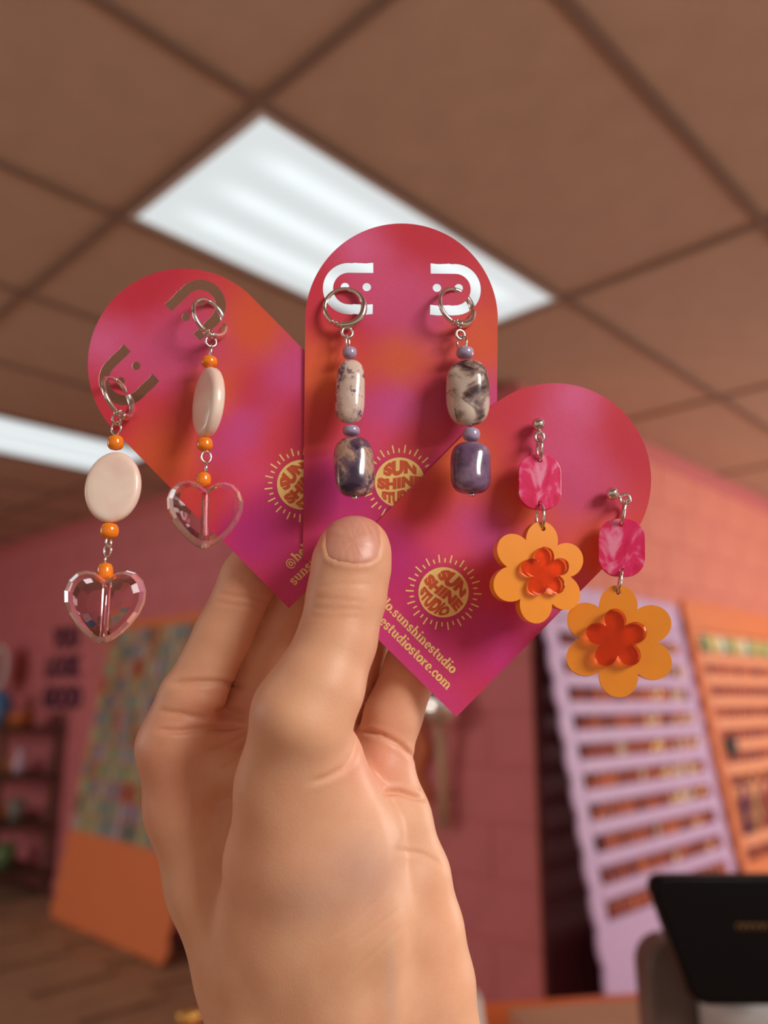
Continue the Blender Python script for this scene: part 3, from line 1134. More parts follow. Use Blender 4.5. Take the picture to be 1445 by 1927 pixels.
def stone(name, stops, scale, spots=None, coat=0.8):
    m = N(name)
    vec = m.coords(1)
    nz = m.noise(vec, scale, 6, 0.62, 0.8)
    col = m.ramp(nz, stops)
    if spots:
        n2 = m.noise(vec, spots[1], 4, 0.7)
        mk = m.ramp(n2, [(spots[2], (0, 0, 0, 1)), (spots[2] + 0.1, (1, 1, 1, 1))])
        col = m.mix(mk, col, L4(spots[0]))
    m.l(col, m.b.inputs['Base Color'])
    m.b.inputs['Roughness'].default_value = 0.22
    m.b.inputs['Coat Weight'].default_value = coat
    m.b.inputs['Coat Roughness'].default_value = 0.06
    m.bump(nz, 0.08, 0.0004)
    return m.m


M['stone_pale'] = stone('pale_spotted_stone', [(0.3, L4((140, 112, 138))), (0.45, L4((214, 192, 180))), (0.7, L4((232, 216, 200)))], 200, ((104, 76, 108), 360, 0.55))
M['stone_dark'] = stone('dark_purple_mottled_stone', [(0.38, L4((52, 36, 66))), (0.5, L4((110, 86, 104))), (0.6, L4((196, 162, 140))), (0.75, L4((150, 118, 110)))], 190, ((48, 34, 60), 500, 0.56))
M['stone_grey'] = stone('grey_brown_veined_stone', [(0.36, L4((60, 44, 50))), (0.45, L4((140, 118, 112))), (0.52, L4((206, 192, 178))), (0.70, L4((220, 208, 196)))], 130, ((176, 128, 70), 260, 0.68))
M['stone_violet'] = stone('violet_stone', [(0.32, L4((84, 62, 96))), (0.52, L4((116, 90, 124))), (0.75, L4((160, 136, 160)))], 150)

m = N('marbled_pink_acetate')
vec = m.coords((150, 45, 60))
nz = m.noise(vec, 1.3, 3, 0.55, 2.0)
m.l(m.ramp(nz, [(0.35, L4((222, 14, 84))), (0.52, L4((238, 40, 112))), (0.66, L4((250, 150, 186)))]), m.b.inputs['Base Color'])
m.b.inputs['Roughness'].default_value = 0.3
m.b.inputs['Transmission Weight'].default_value = 0.1
m.b.inputs['Coat Weight'].default_value = 0.4
m.b.inputs['Coat Roughness'].default_value = 0.15
M['marble_pink'] = m.m
M['flower_orange'] = plain('orange_acrylic_sheet', lin((246, 152, 40)), 0.22, vary=0.03, scale=200, Coat_Weight=0.3, Coat_Roughness=0.08)

FALL = math.sin(PITCH)


class Drop:
    """an earring: remembers its pivot so that lower pieces hang plumb, clear of the card"""

    def __init__(self, u, v, d, label):
        self.v0, self.d0 = v, d
        self.e = empty('earring', at(u, v, d))
        tag(self.e, label, 'earring')

    def d(self, v, extra=0.0):
        return self.d0 - FALL * (v - self.v0) * self.d0 / F + extra

    def p(self, u, v, extra=0.0):
        return at(u, v, self.d(v, extra))

    def k(self, v):
        return self.d(v) / F          # metres per photo pixel there

    def bead(self, u, v, w, h, mat, name='bead', lean=0.0):
        k = self.k(v)
        r, hh = w / 2 * k, h / 2 * k
        prof = []
        for i in range(11):
            t = -1 + 2 * i / 10
            a = (1 - abs(t) ** 2.8) ** (1 / 2.4)
            prof.append((max(r * 0.22, r * a), hh * t))
        ax = facing(None, self.p(u + lean, v - h / 2), self.p(u - lean, v + h / 2))
        vf = xf(lathe(prof, 24), self.p(u, v), ax[:, [2, 0, 1]])
        return piece(name, vf, mat, self.e)

    def loop(self, u, v, rx, yaw=0, wire=1.9, name='loop', ry=None, lean=0):
        k = self.k(v)
        ax = facing(None, self.p(u + lean, v - 10), self.p(u - lean, v + 10), yaw)
        c = self.p(u, v)
        return piece(name, tube(ring_path(c, ax[:, 0], ax[:, 1], rx * k, (ry or rx) * k, n=32), wire * k, True, 10), M['silver'], self.e)

    def wire(self, pts, w=2.0, name='pin'):
        return piece(name, tube([self.p(*q) for q in pts], w * self.k(pts[0][1]), n=8), M['silver'], self.e)

    def hoop(self, u, v, r, yaw, lean=0.0, extra=0.0, ang=0.0):
        k = self.k(v)
        ax = facing(None, self.p(u + lean, v - 20), self.p(u - lean, v + 20), yaw)
        c = self.p(u, v, extra)
        X, Y = ax[:, 0], ax[:, 1]
        n = 36
        # front bow: thick at the foot, tapering up to the ear wire
        pts = ring_path(c, X, Y, r * k, r * k, -100, 80, n)
        piece('bow', tube(pts, [(7.6 - 3.4 * (i / n) ** 1.2) * k for i in range(n + 1)], n=12), M['silver'], self.e)
        pts = ring_path(c, X, Y, r * k, r * k, 78, 235, n)
        piece('ear_wire', tube(pts, [(3.4 + 1.2 * (i / n)) * k for i in range(n + 1)], n=10), M['silver'], self.e)
        piece('lug', tube([c - Y * (r - 1) * k, c - Y * (r + 6) * k], [4.6 * k, 3.4 * k], n=8), M['silver'], self.e)
        h0 = c + (X * math.cos(R(245)) + Y * math.sin(R(245))) * r * k
        hg = piece('hinge', join(ball(h0 - ax[:, 2] * 3.5 * k, 4.6 * k, 8), ball(h0 + ax[:, 2] * 3.5 * k, 4.6 * k, 8)), M['silver'], self.e)
        piece('rivet', ball(h0 + ax[:, 2] * 7.2 * k, 2.6 * k, 8), M['silver'], hg)
        piece('hoop_lug', tube([c + (X * math.cos(R(a)) + Y * math.sin(R(a))) * (r + 0.5) * k for a in (240, 252, 264, 275)], [4.6 * k, 5 * k, 4.6 * k, 4 * k], n=10), M['silver'], self.e)


def domed(outline, prof, flat=False):
    """rings of an outline scaled and lifted: prof [(scale, z)], first and last closed by a fan"""
    o = np.asarray(outline, float)
    n = len(o)
    V, Fc = [], []
    for s, z in prof:
        for p in o:
            V.append((p[0] * s, p[1] * s, z))
    for j in range(len(prof) - 1):
        for i in range(n):
            q = (i + 1) % n
            Fc.append((j * n + i, j * n + q, (j + 1) * n + q, (j + 1) * n + i))
    Fc.append(tuple(range(n - 1, -1, -1)))
    Fc.append(tuple((len(prof) - 1) * n + i for i in range(n)))
    return np.array(V), Fc


def shell(D, u, v, w, h, th, yaw, lean):
    k = D.k(v)
    o = [(w / 2 * k * math.cos(2 * math.pi * i / 48), h / 2 * k * math.sin(2 * math.pi * i / 48)) for i in range(48)]
    t = th / 2 * k
    prof = [(0.02, -t), (0.55, -t * 0.99), (0.8, -t * .95), (0.9, -t * .85), (0.97, -t * .62), (1, -t * .3), (1, t * .3), (0.97, t * .62), (0.9, t * .85), (0.8, t * .95), (0.55, t * 0.99), (0.02, t)]
    ax = facing(None, D.p(u + lean, v - h / 2), D.p(u - lean, v + h / 2), yaw)
    piece('shell_bead', xf(domed(o, prof), D.p(u, v), ax), M['pearl'], D.e)


def heart_bead(D, u, v, w, h, yaw, lean, th=54):
    k = D.k(v)
    half = [(0.0, .72), (.10, .82), (.28, .96), (.50, 1.0), (.72, .93), (.90, .72), (.99, .42), (.97, .10), (.85, -.22), (.66, -.52), (.45, -.76), (.25, -.93), (.10, -1.0)]
    full = half + [(-x, y) for x, y in half[::-1] if x > 0]
    o = [(a * w / 2 * k, b * h / 2 * k) for a, b in full]
    z = th / 2 * k
    prof = [(0.10, -z * 1.02), (0.34, -z * .99), (0.56, -z * .86), (0.76, -z * .66), (0.94, -z * .34), (1, -z * .10), (1, z * .12), (0.955, z * .46), (0.86, z * .80), (0.72, z * .98), (0.10, z * 1.02)]
    ax = facing(None, D.p(u + lean, v - h / 2), D.p(u - lean, v + h / 2), yaw)
    V, Fc = domed(o, prof)
    # the drilled channel: an inner surface facing the bore
    r = 7.5 * k
    b = lathe([(r, -h * 0.50 * k), (r, h * 0.335 * k)], 12)
    bv = b[0][:, [1, 2, 0]]
    bf = [tuple(reversed(q)) for q in b[1]]
    body = piece('heart_bead', xf(join((V, Fc), (bv, bf)), D.p(u, v), ax), M['pink_glass'], D.e, False)
    body.data.materials.append(M['pink_rim'])
    n_o = len(full)
    for q in range(n_o * (len(prof) - 1)):
        if 4 <= q // n_o <= len(prof) - 4:
            body.data.polygons[q].material_index = 1
    D.wire([(u + lean * 0.8, v - h * 0.42), (u, v), (u - lean * 0.9, v + h * 0.49)], 2.0, 'heart_pin')
    D.bead(u - lean * 0.95, v + h * 0.5 - 1, 13, 4, M['silver'], 'pin_head')


# E1: far left, glass heart, face-on shell
D = Drop(232, 716, 0.1985, 'left glass heart earring with round pearl disc seen face-on, left card')
D.hoop(222, 747, 40, 60, -6, -0.0012)
D.loop(220, 790, 10, 40, 2.4, 'ring')
D.loop(219, 806, 10, -35, 2.0, 'link', 13)
D.bead(217.5, 833, 30, 29, M['orange_bead'])
shell(D, 213, 917, 104, 136, 26, -20, 9)
D.bead(206, 999, 34, 31, M['orange_bead'], lean=2)
D.loop(204.5, 1020, 7, 50, 2.0, 'link', 10)
D.loop(203, 1036, 8, -40, 2.0, 'link', 11)
D.wire([(199, 1040), (198, 1066)])
D.bead(198, 1075, 29, 33, M['orange_bead'])
heart_bead(D, 197, 1141, 150, 136, -8, 4)

# E2: glass heart, shell edge-on
D = Drop(397, 570, 0.1985, 'right glass heart earring with pearl disc turned edge-on, left card')
D.hoop(394, 598, 37, 46, -4, 0.0)
D.loop(397, 643, 10, 15, 2.4, 'ring')
D.wire([(398, 646), (397, 660), (395, 674)], 3.2, 'link')
D.bead(394, 681, 30, 23, M['orange_bead'])
shell(D, 392, 757, 104, 136, 27, -66, 3)
D.bead(385.5, 836, 30, 27, M['orange_bead'])
D.loop(388, 860, 9, 10, 2.2, 'link', 11)
D.wire([(389, 868), (388, 880), (387, 894)], 3.0, 'link')
D.bead(383, 902, 28, 28, M['orange_bead'])
heart_bead(D, 386.5, 968, 143, 128, 5, 1)


def stone_bead(D, u, v, w, h, mat, seed, lean=0.0, pw=3.2, amp=0.05, depth=0.85):
    k = D.k(v)
    rg = np.random.RandomState(seed)
    n, mrows = 40, 26
    V, Fc = [], []
    ph = rg.uniform(0, 6.28, 8)
    for j in range(mrows + 1):
        t = -1 + 2 * j / mrows
        for i in range(n):
            a = 2 * math.pi * i / n
            rad = (1 - abs(t) ** pw) ** (1 / 2.3)
            rad = max(rad, 0.03)
            wob = 1 + amp * (math.sin(2 * a + ph[0] + t) + 0.7 * math.sin(3 * a + ph[1] - 2 * t) + 0.6 * math.sin(a + ph[2] + 2.5 * t) + 0.3 * math.sin(5 * a + ph[3] + 4 * t))
            V.append((w / 2 * k * rad * wob * math.cos(a), w / 2 * k * rad * wob * depth * math.sin(a), h / 2 * k * t))
    for j in range(mrows):
        for i in range(n):
            q = (i + 1) % n
            Fc.append((j * n + i, j * n + q, (j + 1) * n + q, (j + 1) * n + i))
    Fc.append(tuple(range(n - 1, -1, -1)))
    Fc.append(tuple(mrows * n + i for i in range(n)))
    ax = facing(None, D.p(u + lean, v - h / 2), D.p(u - lean, v + h / 2))
    ax2 = np.stack([ax[:, 0], -ax[:, 2], ax[:, 1]], 1)
    return piece('stone_bead', xf((np.array(V), Fc), D.p(u, v), ax2), mat, D.e)


# E3: centre left, stones
D = Drop(648, 538, 0.1992, 'purple stone earring with dark speckled lower stone, left on the centre card')
D.hoop(648, 578, 37, -4, 0, 0.0)
D.loop(653, 626, 10, 10, 3.2, 'ring')
D.loop(654, 643, 7, 65, 2.2, 'link', 13)
D.bead(658, 664, 27, 23, M['lilac_bead'])
stone_bead(D, 659, 737, 55, 127, M['stone_pale'], 3, 2, 4.2, 0.035)
D.bead(661, 811, 33, 20, M['lilac_bead'])
stone_bead(D, 666.5, 879, 73, 118, M['stone_dark'], 11, -1, 4.0, 0.03)
D.bead(668, 937, 12, 5, M['silver'], 'pin_head')

# E4: centre right, stones
D = Drop(865, 545, 0.1992, 'purple stone earring with plain violet lower stone, right on the centre card')
D.hoop(859, 577, 37, 42, -6, 0.0)
D.loop(866, 630, 9, 30, 3.0, 'ring')
D.loop(869, 645, 10, -30, 2.2, 'link', 13)
D.bead(875, 664, 33, 23, M['lilac_bead'])
stone_bead(D, 880, 740, 76, 130, M['stone_grey'], 5, -2, 3.4, 0.075)
D.wire([(886, 800), (886, 812)], 2.0)
D.bead(887, 818, 33, 27, M['lilac_bead'], lean=1)
stone_bead(D, 886, 881, 77, 101, M['stone_violet'], 8, 1, 4.2, 0.025)
D.bead(888, 932, 14, 5, M['silver'], 'pin_head')


def flower_loop(n, rc, ra, rt, core, k, off=90.0):
    """outline of n egg-shaped petals round a core: petal centre rc, half length ra, half width rt"""
    P = []
    for i in range(240):
        a = R(i * 1.5)
        best = core
        for j in range(n):
            c = R(off + 360 * j / n)
            da = math.atan2(math.sin(a - c), math.cos(a - c))
            if math.cos(da) <= 0:
                continue
            ux, uy = math.cos(da) / ra, math.sin(da) / rt
            A_, B_, C_ = ux * ux + uy * uy, -ux * rc / ra, (rc / ra) ** 2 - 1
            disc = B_ * B_ - A_ * C_
            if disc >= 0:
                best = max(best, (-B_ + math.sqrt(disc)) / A_)
        P.append((best * k * math.cos(a), best * k * math.sin(a)))
    return P


def flower_drop(u0, v0, label, tagp, tyaw, fl, fyaw, fpitch, rings, sf, froll):
    D = Drop(u0, v0, 0.1965, label)
    k = D.k(v0)
    piece('stud', join(ball(D.p(u0, v0), 12.5 * k, 12), tube([D.p(u0, v0), D.p(u0, v0, 0.0045)], 2.6 * k)), M['silver'], D.e)
    u, v, rx, ry, yaw, w, nm = rings[0]
    D.loop(u, v, rx, yaw, w, nm, ry)
    eye = D.p(u, v + 4)

    def link_ring(p, q, nrm):
        c = (p + q) / 2
        ey = (p - q) / np.linalg.norm(p - q)
        ex = nrm - ey * np.dot(nrm, ey)
        ex /= np.linalg.norm(ex)
        half = np.linalg.norm(p - q) / 2 + 2.5 * k
        piece('ring', tube(ring_path(c, ex, ey, half * 0.85, half, n=36), 3.1 * k, True, 10), M['silver'], D.e)
    # marbled tag with two holes
    u, v, w, h = tagp
    k = D.k(v)
    ro = rrect(-w / 2 * k, w / 2 * k, -h / 2 * k, h / 2 * k, w * 0.42 * k, 10)
    hole = lambda yy: [(4.5 * k * math.cos(R(a)), yy * k + 4.5 * k * math.sin(R(a))) for a in range(0, 360, 20)]
    ax = facing(None, D.p(u, v - h / 2), D.p(u, v + h / 2), tyaw)
    piece('tag', xf(curve_solid([ro, hole(h / 2 - 11), hole(-h / 2 + 11)], 4.5 * k, 1.0 * k, -1.0 * k), D.p(u, v), ax), M['marble_pink'], D.e, False)
    c0 = D.p(u, v)
    hole_top, hole_low, nt = c0 + ax[:, 1] * (h / 2 - 9) * k, c0 - ax[:, 1] * (h / 2 - 9) * k, ax[:, 2]
    link_ring(eye, hole_top, nt)
    # six-petal flower with a hole in the top petal
    u, v, R_ = fl
    k = D.k(v)
    axf = facing(None, D.p(u, v - 100), D.p(u, v + 100), fyaw, fpitch)
    cr_, sr_ = math.cos(R(froll)), math.sin(R(froll))
    axf = np.stack([cr_ * axf[:, 0] + sr_ * axf[:, 1], -sr_ * axf[:, 0] + cr_ * axf[:, 1], axf[:, 2]], 1)
    lp = flower_loop(6, R_ * 0.63, R_ * 0.37, R_ * 0.335, R_ * 0.60, k)
    hp = [(5 * k * math.cos(R(a)), (R_ - 13) * k + 5 * k * math.sin(R(a))) for a in range(0, 360, 20)]
    fo = piece('flower', xf(curve_solid([lp, hp], 10.5 * k), D.p(u, v), axf), M['flower_orange'], D.e, False)
    link_ring(hole_low, D.p(u, v) + axf[:, 1] * (R_ - 12) * k, axf[:, 2] + nt)
    du, dv, r2, roll2 = sf
    lp2 = flower_loop(5, r2 * 0.62, r2 * 0.38, r2 * 0.35, r2 * 0.55, k, 90 + roll2)
    c2 = D.p(u, v) + axf @ np.array([du * k, -dv * k, 21 * k])
    piece('small_flower', xf(domed(lp2, [(0.02, -9 * k), (0.97, -9 * k), (1, -7.5 * k), (1, 6.5 * k), (0.985, 8 * k), (0.95, 9 * k), (0.02, 9 * k)]), c2, axf), M['pink_clear'], D.e, False)
    return D


flower_drop(1013, 799, 'orange flower earring turned to show its thick side, left on the right card',
            (1015, 908, 80, 106), 12, (1010, 1077, 96), 24, 4,
            [(1015, 822, 8, 9, 10, 3.1, 'ring'), (1019, 845, 22, 25, 50, 3.1, 'ring'), (1020, 975, 20, 26, 52, 3.1, 'ring')], (8, 0, 47, 10), -4)
flower_drop(1152, 929, 'orange flower earring facing front, rightmost on the right card',
            (1169.5, 1031, 84, 110), 4, (1163, 1206, 104), 3, 0,
            [(1176, 939, 9, 9, 10, 3.1, 'ring'), (1175, 963, 22, 27, 82, 3.1, 'ring'), (1166, 1098, 22, 27, 80, 3.1, 'ring')], (-4, -1, 56, 4), 0)
#HAND#
# ------------------------------------------------------------------ the hand
# lens-aligned millimetres: x right, y up, z towards the viewer
def hp_(u, v, d):
    return np.array([(u - 722.5) * d / F, -(v - 963.5) * d / F, -d])


HG = 0.62
GLO = np.array([-66.0, -196.0, -228.0])
GHI = np.array([30.0, 6.0, -160.0])
GN = np.ceil((GHI - GLO) / HG).astype(int)
gx = (GLO[0] + HG * np.arange(GN[0])).astype(np.float32)
gy = (GLO[1] + HG * np.arange(GN[1])).astype(np.float32)
gz = (GLO[2] + HG * np.arange(GN[2])).astype(np.float32)


def field():
    return np.full(tuple(GN), 40.0, np.float32)


def smin(a, b, k):
    h = np.maximum(k - np.abs(a - b), 0) / k
    return np.minimum(a, b) - h * h * h * k / 6


def add_cap(Fd, a, b, k, zs=1.0, pad=9.0):
    """smooth union of a tapered limb between pixel points a, b = (u, v, depth mm, radius px); zs flattens it in depth"""
    pa, pb = hp_(*a[:3]), hp_(*b[:3])
    ra, rb = a[3] * a[2] / F, b[3] * b[2] / F
    lo = np.minimum(pa - ra, pb - rb) - pad
    hi = np.maximum(pa + ra, pb + rb) + pad
    i0 = np.clip(((lo - GLO) / HG).astype(int), 0, GN)
    i1 = np.clip(((hi - GLO) / HG).astype(int) + 2, 0, GN)
    if (i1 <= i0).any():
        return
    X = gx[i0[0]:i1[0], None, None]
    Y = gy[None, i0[1]:i1[1], None]
    Z = gz[None, None, i0[2]:i1[2]]
    ba = (pb - pa).astype(np.float32)
    L2 = float((ba ** 2).sum()) + 1e-9
    t = np.clip(((X - pa[0]) * ba[0] + (Y - pa[1]) * ba[1] + (Z - pa[2]) * ba[2]) / L2, 0, 1)
    dz = (Z - pa[2] - t * ba[2]) / zs
    dd = np.sqrt((X - pa[0] - t * ba[0]) ** 2 + (Y - pa[1] - t * ba[1]) ** 2 + dz ** 2) - (ra + (rb - ra) * t)
    sl = (slice(i0[0], i1[0]), slice(i0[1], i1[1]), slice(i0[2], i1[2]))
    Fd[sl] = smin(Fd[sl], dd.astype(np.float32), k)


def chain(Fd, pts, k, zs=1.0):
    for a, b in zip(pts[:-1], pts[1:]):
        add_cap(Fd, a, b, k, zs)


palm = field()
# metacarpals and the heel of the hand, index side to little finger side
chain(palm, [(352, 1315, 207.5, 55), (330, 1405, 206, 66), (352, 1520, 206, 74), (402, 1660, 206, 84), (470, 1830, 203, 96), (515, 1960, 201, 108), (545, 2150, 200, 118), (560, 2420, 200, 128)], 6)
chain(palm, [(470, 1395, 214, 58), (520, 1650, 212, 70), (590, 1900, 208, 95)], 8)
chain(palm, [(600, 1405, 214, 56), (640, 1650, 212, 70), (680, 1900, 207, 95)], 8)
chain(palm, [(712, 1447, 208, 60), (742, 1540, 206, 64), (774, 1650, 204, 68), (786, 1750, 203, 81), (796, 1850, 202, 92), (800, 1960, 200, 100), (795, 2150, 199, 108), (790, 2420, 199, 120)], 6)
chain(palm, [(338, 1405, 208, 52), (470, 1398, 214, 52), (600, 1405, 214, 52), (712, 1447, 209, 50)], 8)
# web of skin between thumb and index
add_cap(palm, (500, 1450, 201, 40), (352, 1450, 207, 50), 6)
add_cap(palm, (470, 1540, 202, 50), (385, 1580, 207, 56), 6)

thenar = field()
chain(thenar, [(566, 1348, 181.5, 88), (526, 1480, 186.5, 77), (502, 1620, 191, 74), (486, 1800, 195, 80), (520, 2000, 198, 96)], 6)
chain(thenar, [(570, 1440, 186, 84), (572, 1600, 189.5, 100), (570, 1760, 193, 108), (590, 1900, 196, 112)], 9)
chain(thenar, [(610, 1440, 188, 74), (648, 1580, 192, 96), (660, 1720, 194, 108), (660, 1880, 196, 118), (680, 2060, 199, 120)], 10)

thumb = field()
chain(thumb, [(570, 1342, 181.5, 92), (600, 1290, 182.5, 84), (634, 1205, 186, 73), (652, 1122, 188.3, 72.5), (662, 1060, 189.6, 72), (668, 1036, 190.2, 66)], 3.0)

fing = field()


def finger(pts):
    g = field()
    chain(g, pts, 2.5)
    return g


fi = finger([(368, 1300, 208, 57), (420, 1195, 210.5, 53.5), (470, 1088, 212.8, 53), (500, 1040, 212.8, 50), (565, 990, 210.5, 46), (630, 950, 208.2, 40)])
fm_ = finger([(466, 1350, 215, 55), (506, 1235, 218, 54), (563, 1120, 219.5, 53), (620, 1040, 214, 46), (690, 985, 208.6, 40)])
fr = finger([(612, 1385, 215, 56), (664, 1255, 217.5, 54), (702, 1145, 218, 52), (730, 1060, 211, 45), (745, 990, 208, 39)])
fl_ = finger([(716, 1425, 208, 55), (740, 1345, 209, 53.5), (775, 1255, 210, 51), (800, 1180, 209.5, 46), (800, 1110, 207.3, 38)])
for g in (fi, fm_, fr, fl_):
    fing = smin(fing, g, 0.4)
del g, fi, fm_, fr, fl_

skin = smin(palm, thenar, 8.0)
skin = smin(skin, fing, 3.2)
skin = smin(skin, thumb, 5.0)
del palm, thenar, thumb, fing


def surface_nets(Fd):
    s = Fd < 0
    n0 = [slice(0, -1), slice(1, None)]
    cnt = sum(s[n0[i], n0[j], n0[k]].astype(np.int8) for i in (0, 1) for j in (0, 1) for k in (0, 1))
    act = (cnt > 0) & (cnt < 8)
    idx = np.full(act.shape, -1, np.int64)
    I = np.argwhere(act)
    idx[act] = np.arange(len(I))
    corner = {(i, j, k): Fd[I[:, 0] + i, I[:, 1] + j, I[:, 2] + k] for i in (0, 1) for j in (0, 1) for k in (0, 1)}
    acc = np.zeros((len(I), 3))
    num = np.zeros(len(I))
    for ax in range(3):
        for a in (0, 1):
            for b in (0, 1):
                c0 = [0, 0, 0]
                o = [q for q in range(3) if q != ax]
                c0[o[0]], c0[o[1]] = a, b
                c1 = list(c0)
                c1[ax] = 1
                f0, f1 = corner[tuple(c0)], corner[tuple(c1)]
                cr = (f0 < 0) != (f1 < 0)
                t = np.where(cr, f0 / np.where(cr, f0 - f1, 1), 0)
                p = np.zeros((len(I), 3))
                p[:, o[0]], p[:, o[1]] = a, b
                p[:, ax] = t
                acc += p * cr[:, None]
                num += cr
    V = GLO + HG * (I + acc / num[:, None])
    faces = []
    for ax in range(3):
        o = [q for q in range(3) if q != ax]
        sl0 = [slice(None)] * 3
        sl1 = [slice(None)] * 3
        sl0[ax], sl1[ax] = slice(0, -1), slice(1, None)
        ch = s[tuple(sl0)] != s[tuple(sl1)]
        E_ = np.argwhere(ch)
        E_ = E_[(E_[:, o[0]] > 0) & (E_[:, o[1]] > 0) & (E_[:, o[0]] < s.shape[o[0]] - 1) & (E_[:, o[1]] < s.shape[o[1]] - 1)]

        def cell(da, db):
            q = E_.copy()
            q[:, o[0]] += da
            q[:, o[1]] += db
            return idx[q[:, 0], q[:, 1], q[:, 2]]
        qd = np.stack([cell(-1, -1), cell(0, -1), cell(0, 0), cell(-1, 0)], 1)
        ins = s[E_[:, 0], E_[:, 1], E_[:, 2]]
        flip = ins if ax != 1 else ~ins
        qd[~flip] = qd[~flip][:, ::-1]
        faces.append(qd)
    return V, np.concatenate(faces)


HV, HF = surface_nets(skin)


def relax(V, Fc, n, lam=0.5):
    e = np.concatenate([Fc[:, [0, 1]], Fc[:, [1, 2]], Fc[:, [2, 3]], Fc[:, [3, 0]]])
    e = np.concatenate([e, e[:, ::-1]])
    deg = np.bincount(e[:, 0], minlength=len(V))[:, None].astype(float)
    for _ in range(n):
        s = np.stack([np.bincount(e[:, 0], weights=V[e[:, 1], q], minlength=len(V)) for q in range(3)], 1)
        V = V + lam * (s / np.maximum(deg, 1) - V)
    return V


HV = relax(HV, HF, 3)


def normals(V, Fc):
    a, b, c, d = (V[Fc[:, i]] for i in range(4))
    fn = np.cross(c - a, d - b)
    Nn = np.zeros_like(V)
    for i in range(4):
        for q in range(3):
            Nn[:, q] += np.bincount(Fc[:, i], weights=fn[:, q], minlength=len(V))
    return Nn / (np.linalg.norm(Nn, axis=1, keepdims=True) + 1e-12)


HN = normals(HV, HF)


def to_px(V):
    d = -V[:, 2]
    return V[:, 0] / d * F + 722.5, -V[:, 1] / d * F + 963.5


def seg_dist(u, v, P):
    best = np.full(len(u), 1e9)
    tt_ = np.zeros(len(u))
    n = len(P) - 1
    for i in range(n):
        a, b = np.array(P[i], float), np.array(P[i + 1], float)
        ba = b - a
        t = np.clip(((u - a[0]) * ba[0] + (v - a[1]) * ba[1]) / (ba @ ba), 0, 1)
        dd = np.hypot(u - a[0] - t * ba[0], v - a[1] - t * ba[1])
        m_ = dd < best
        best[m_] = dd[m_]
        tt_[m_] = ((i + t) / n)[m_]
    return best, tt_


# creases and folds of the skin: (points in the photo, width px, depth mm)
FOLDS = [
    ([(674, 1385), (667, 1418), (648, 1445), (616, 1462), (582, 1474)], 6, 0.5, (160, 200)),
    ([(676, 1396), (702, 1440), (726, 1500), (746, 1580), (760, 1660), (772, 1740), (782, 1820)], 14, 0.35, (180, 212)),
    ([(708, 1490), (750, 1491), (795, 1504)], 4.5, 1.3, (190, 220)),
    ([(674, 1373), (720, 1384), (752, 1402), (778, 1428)], 4.5, 1.0, (190, 220)),
    ([(318, 1287), (370, 1283), (420, 1285), (458, 1294)], 5, 0.9, (190, 220)),
    ([(296, 1375), (340, 1376), (400, 1370), (468, 1366)], 5, 1.0, (190, 220)),
    ([(468, 1372), (432, 1390), (395, 1410)], 5, 0.7, (185, 220)),
    ([(470, 1388), (442, 1420), (415, 1442)], 5, 0.6, (185, 220)),
    ([(300, 1338), (340, 1343), (385, 1352)], 5, 0.45, (190, 220)),
    ([(466, 1352), (430, 1340), (400, 1338)], 9, 0.7, (190, 220)),
    ([(408, 1116), (450, 1123), (508, 1129)], 3.5, 0.3, (190, 220)),
    ([(404, 1133), (450, 1140), (503, 1146)], 3.5, 0.22, (190, 220)),
    ([(592, 1106), (640, 1098), (702, 1100)], 3.5, 0.12, (170, 200)),
    ([(584, 1124), (632, 1127), (692, 1134)], 3.5, 0.18, (170, 200)),
    ([(580, 1142), (625, 1147), (690, 1146)], 3.5, 0.18, (170, 200)),
    ([(576, 1158), (620, 1164), (676, 1160)], 3.5, 0.1, (170, 200)),
    ([(712, 1690), (672, 1730), (628, 1762)], 3.5, 0.16, (170, 200)),
    ([(758, 1740), (704, 1796), (650, 1846)], 4, 0.2, (170, 205)),
    ([(752, 1708), (700, 1752), (660, 1780)], 3.5, 0.14, (170, 205)),
    ([(760, 1780), (720, 1840), (690, 1880)], 4, 0.16, (170, 205)),
    ([(748, 1600), (796, 1607), (828, 1626)], 4.5, 0.4, (185, 215)),
    ([(700, 1540), (660, 1575), (640, 1600)], 4, 0.05, (170, 205)),
]
hu, hv = to_px(HV)
hd = -HV[:, 2]
frontal = np.clip((HN[:, 2] + 0.15) / 0.3, 0, 1)
disp = np.zeros(len(HV))
for P_, w_, dp_, (d0_, d1_) in FOLDS:
    ds, tt_ = seg_dist(hu, hv, P_)
    end = np.clip(np.minimum(tt_, 1 - tt_) / 0.18 + 0.25, 0, 1)
    ok = (hd > d0_) & (hd < d1_)
    disp -= dp_ * end * np.exp(-(ds / w_) ** 2) * frontal * ok
    disp += 0.12 * dp_ * end * np.exp(-((ds - 2.1 * w_) / (1.3 * w_)) ** 2) * frontal * ok


def bump_at(u0, v0, ru, rv, h, d0_=165, d1_=215):
    global disp
    disp += h * np.exp(-(((hu - u0) / ru) ** 2 + ((hv - v0) / rv) ** 2)) * frontal * ((hd > d0_) & (hd < d1_))


bump_at(560, 1350, 60, 50, 0.8)        # thumb knuckle
bump_at(318, 1385, 30, 26, 0.5)
bump_at(388, 1326, 75, 26, 0.9, 190)
bump_at(728, 1440, 46, 40, 1.0, 190)
bump_at(440, 1352, 30, 22, -0.8, 190)        # index knuckle fold
bump_at(610, 1440, 45, 60, 0.3)
bump_at(540, 1880, 40, 90, -0.5)
bump_at(700, 1870, 30, 120, -0.5)      # tendon groove at the wrist
bump_at(745, 1880, 25, 120, 0.4)

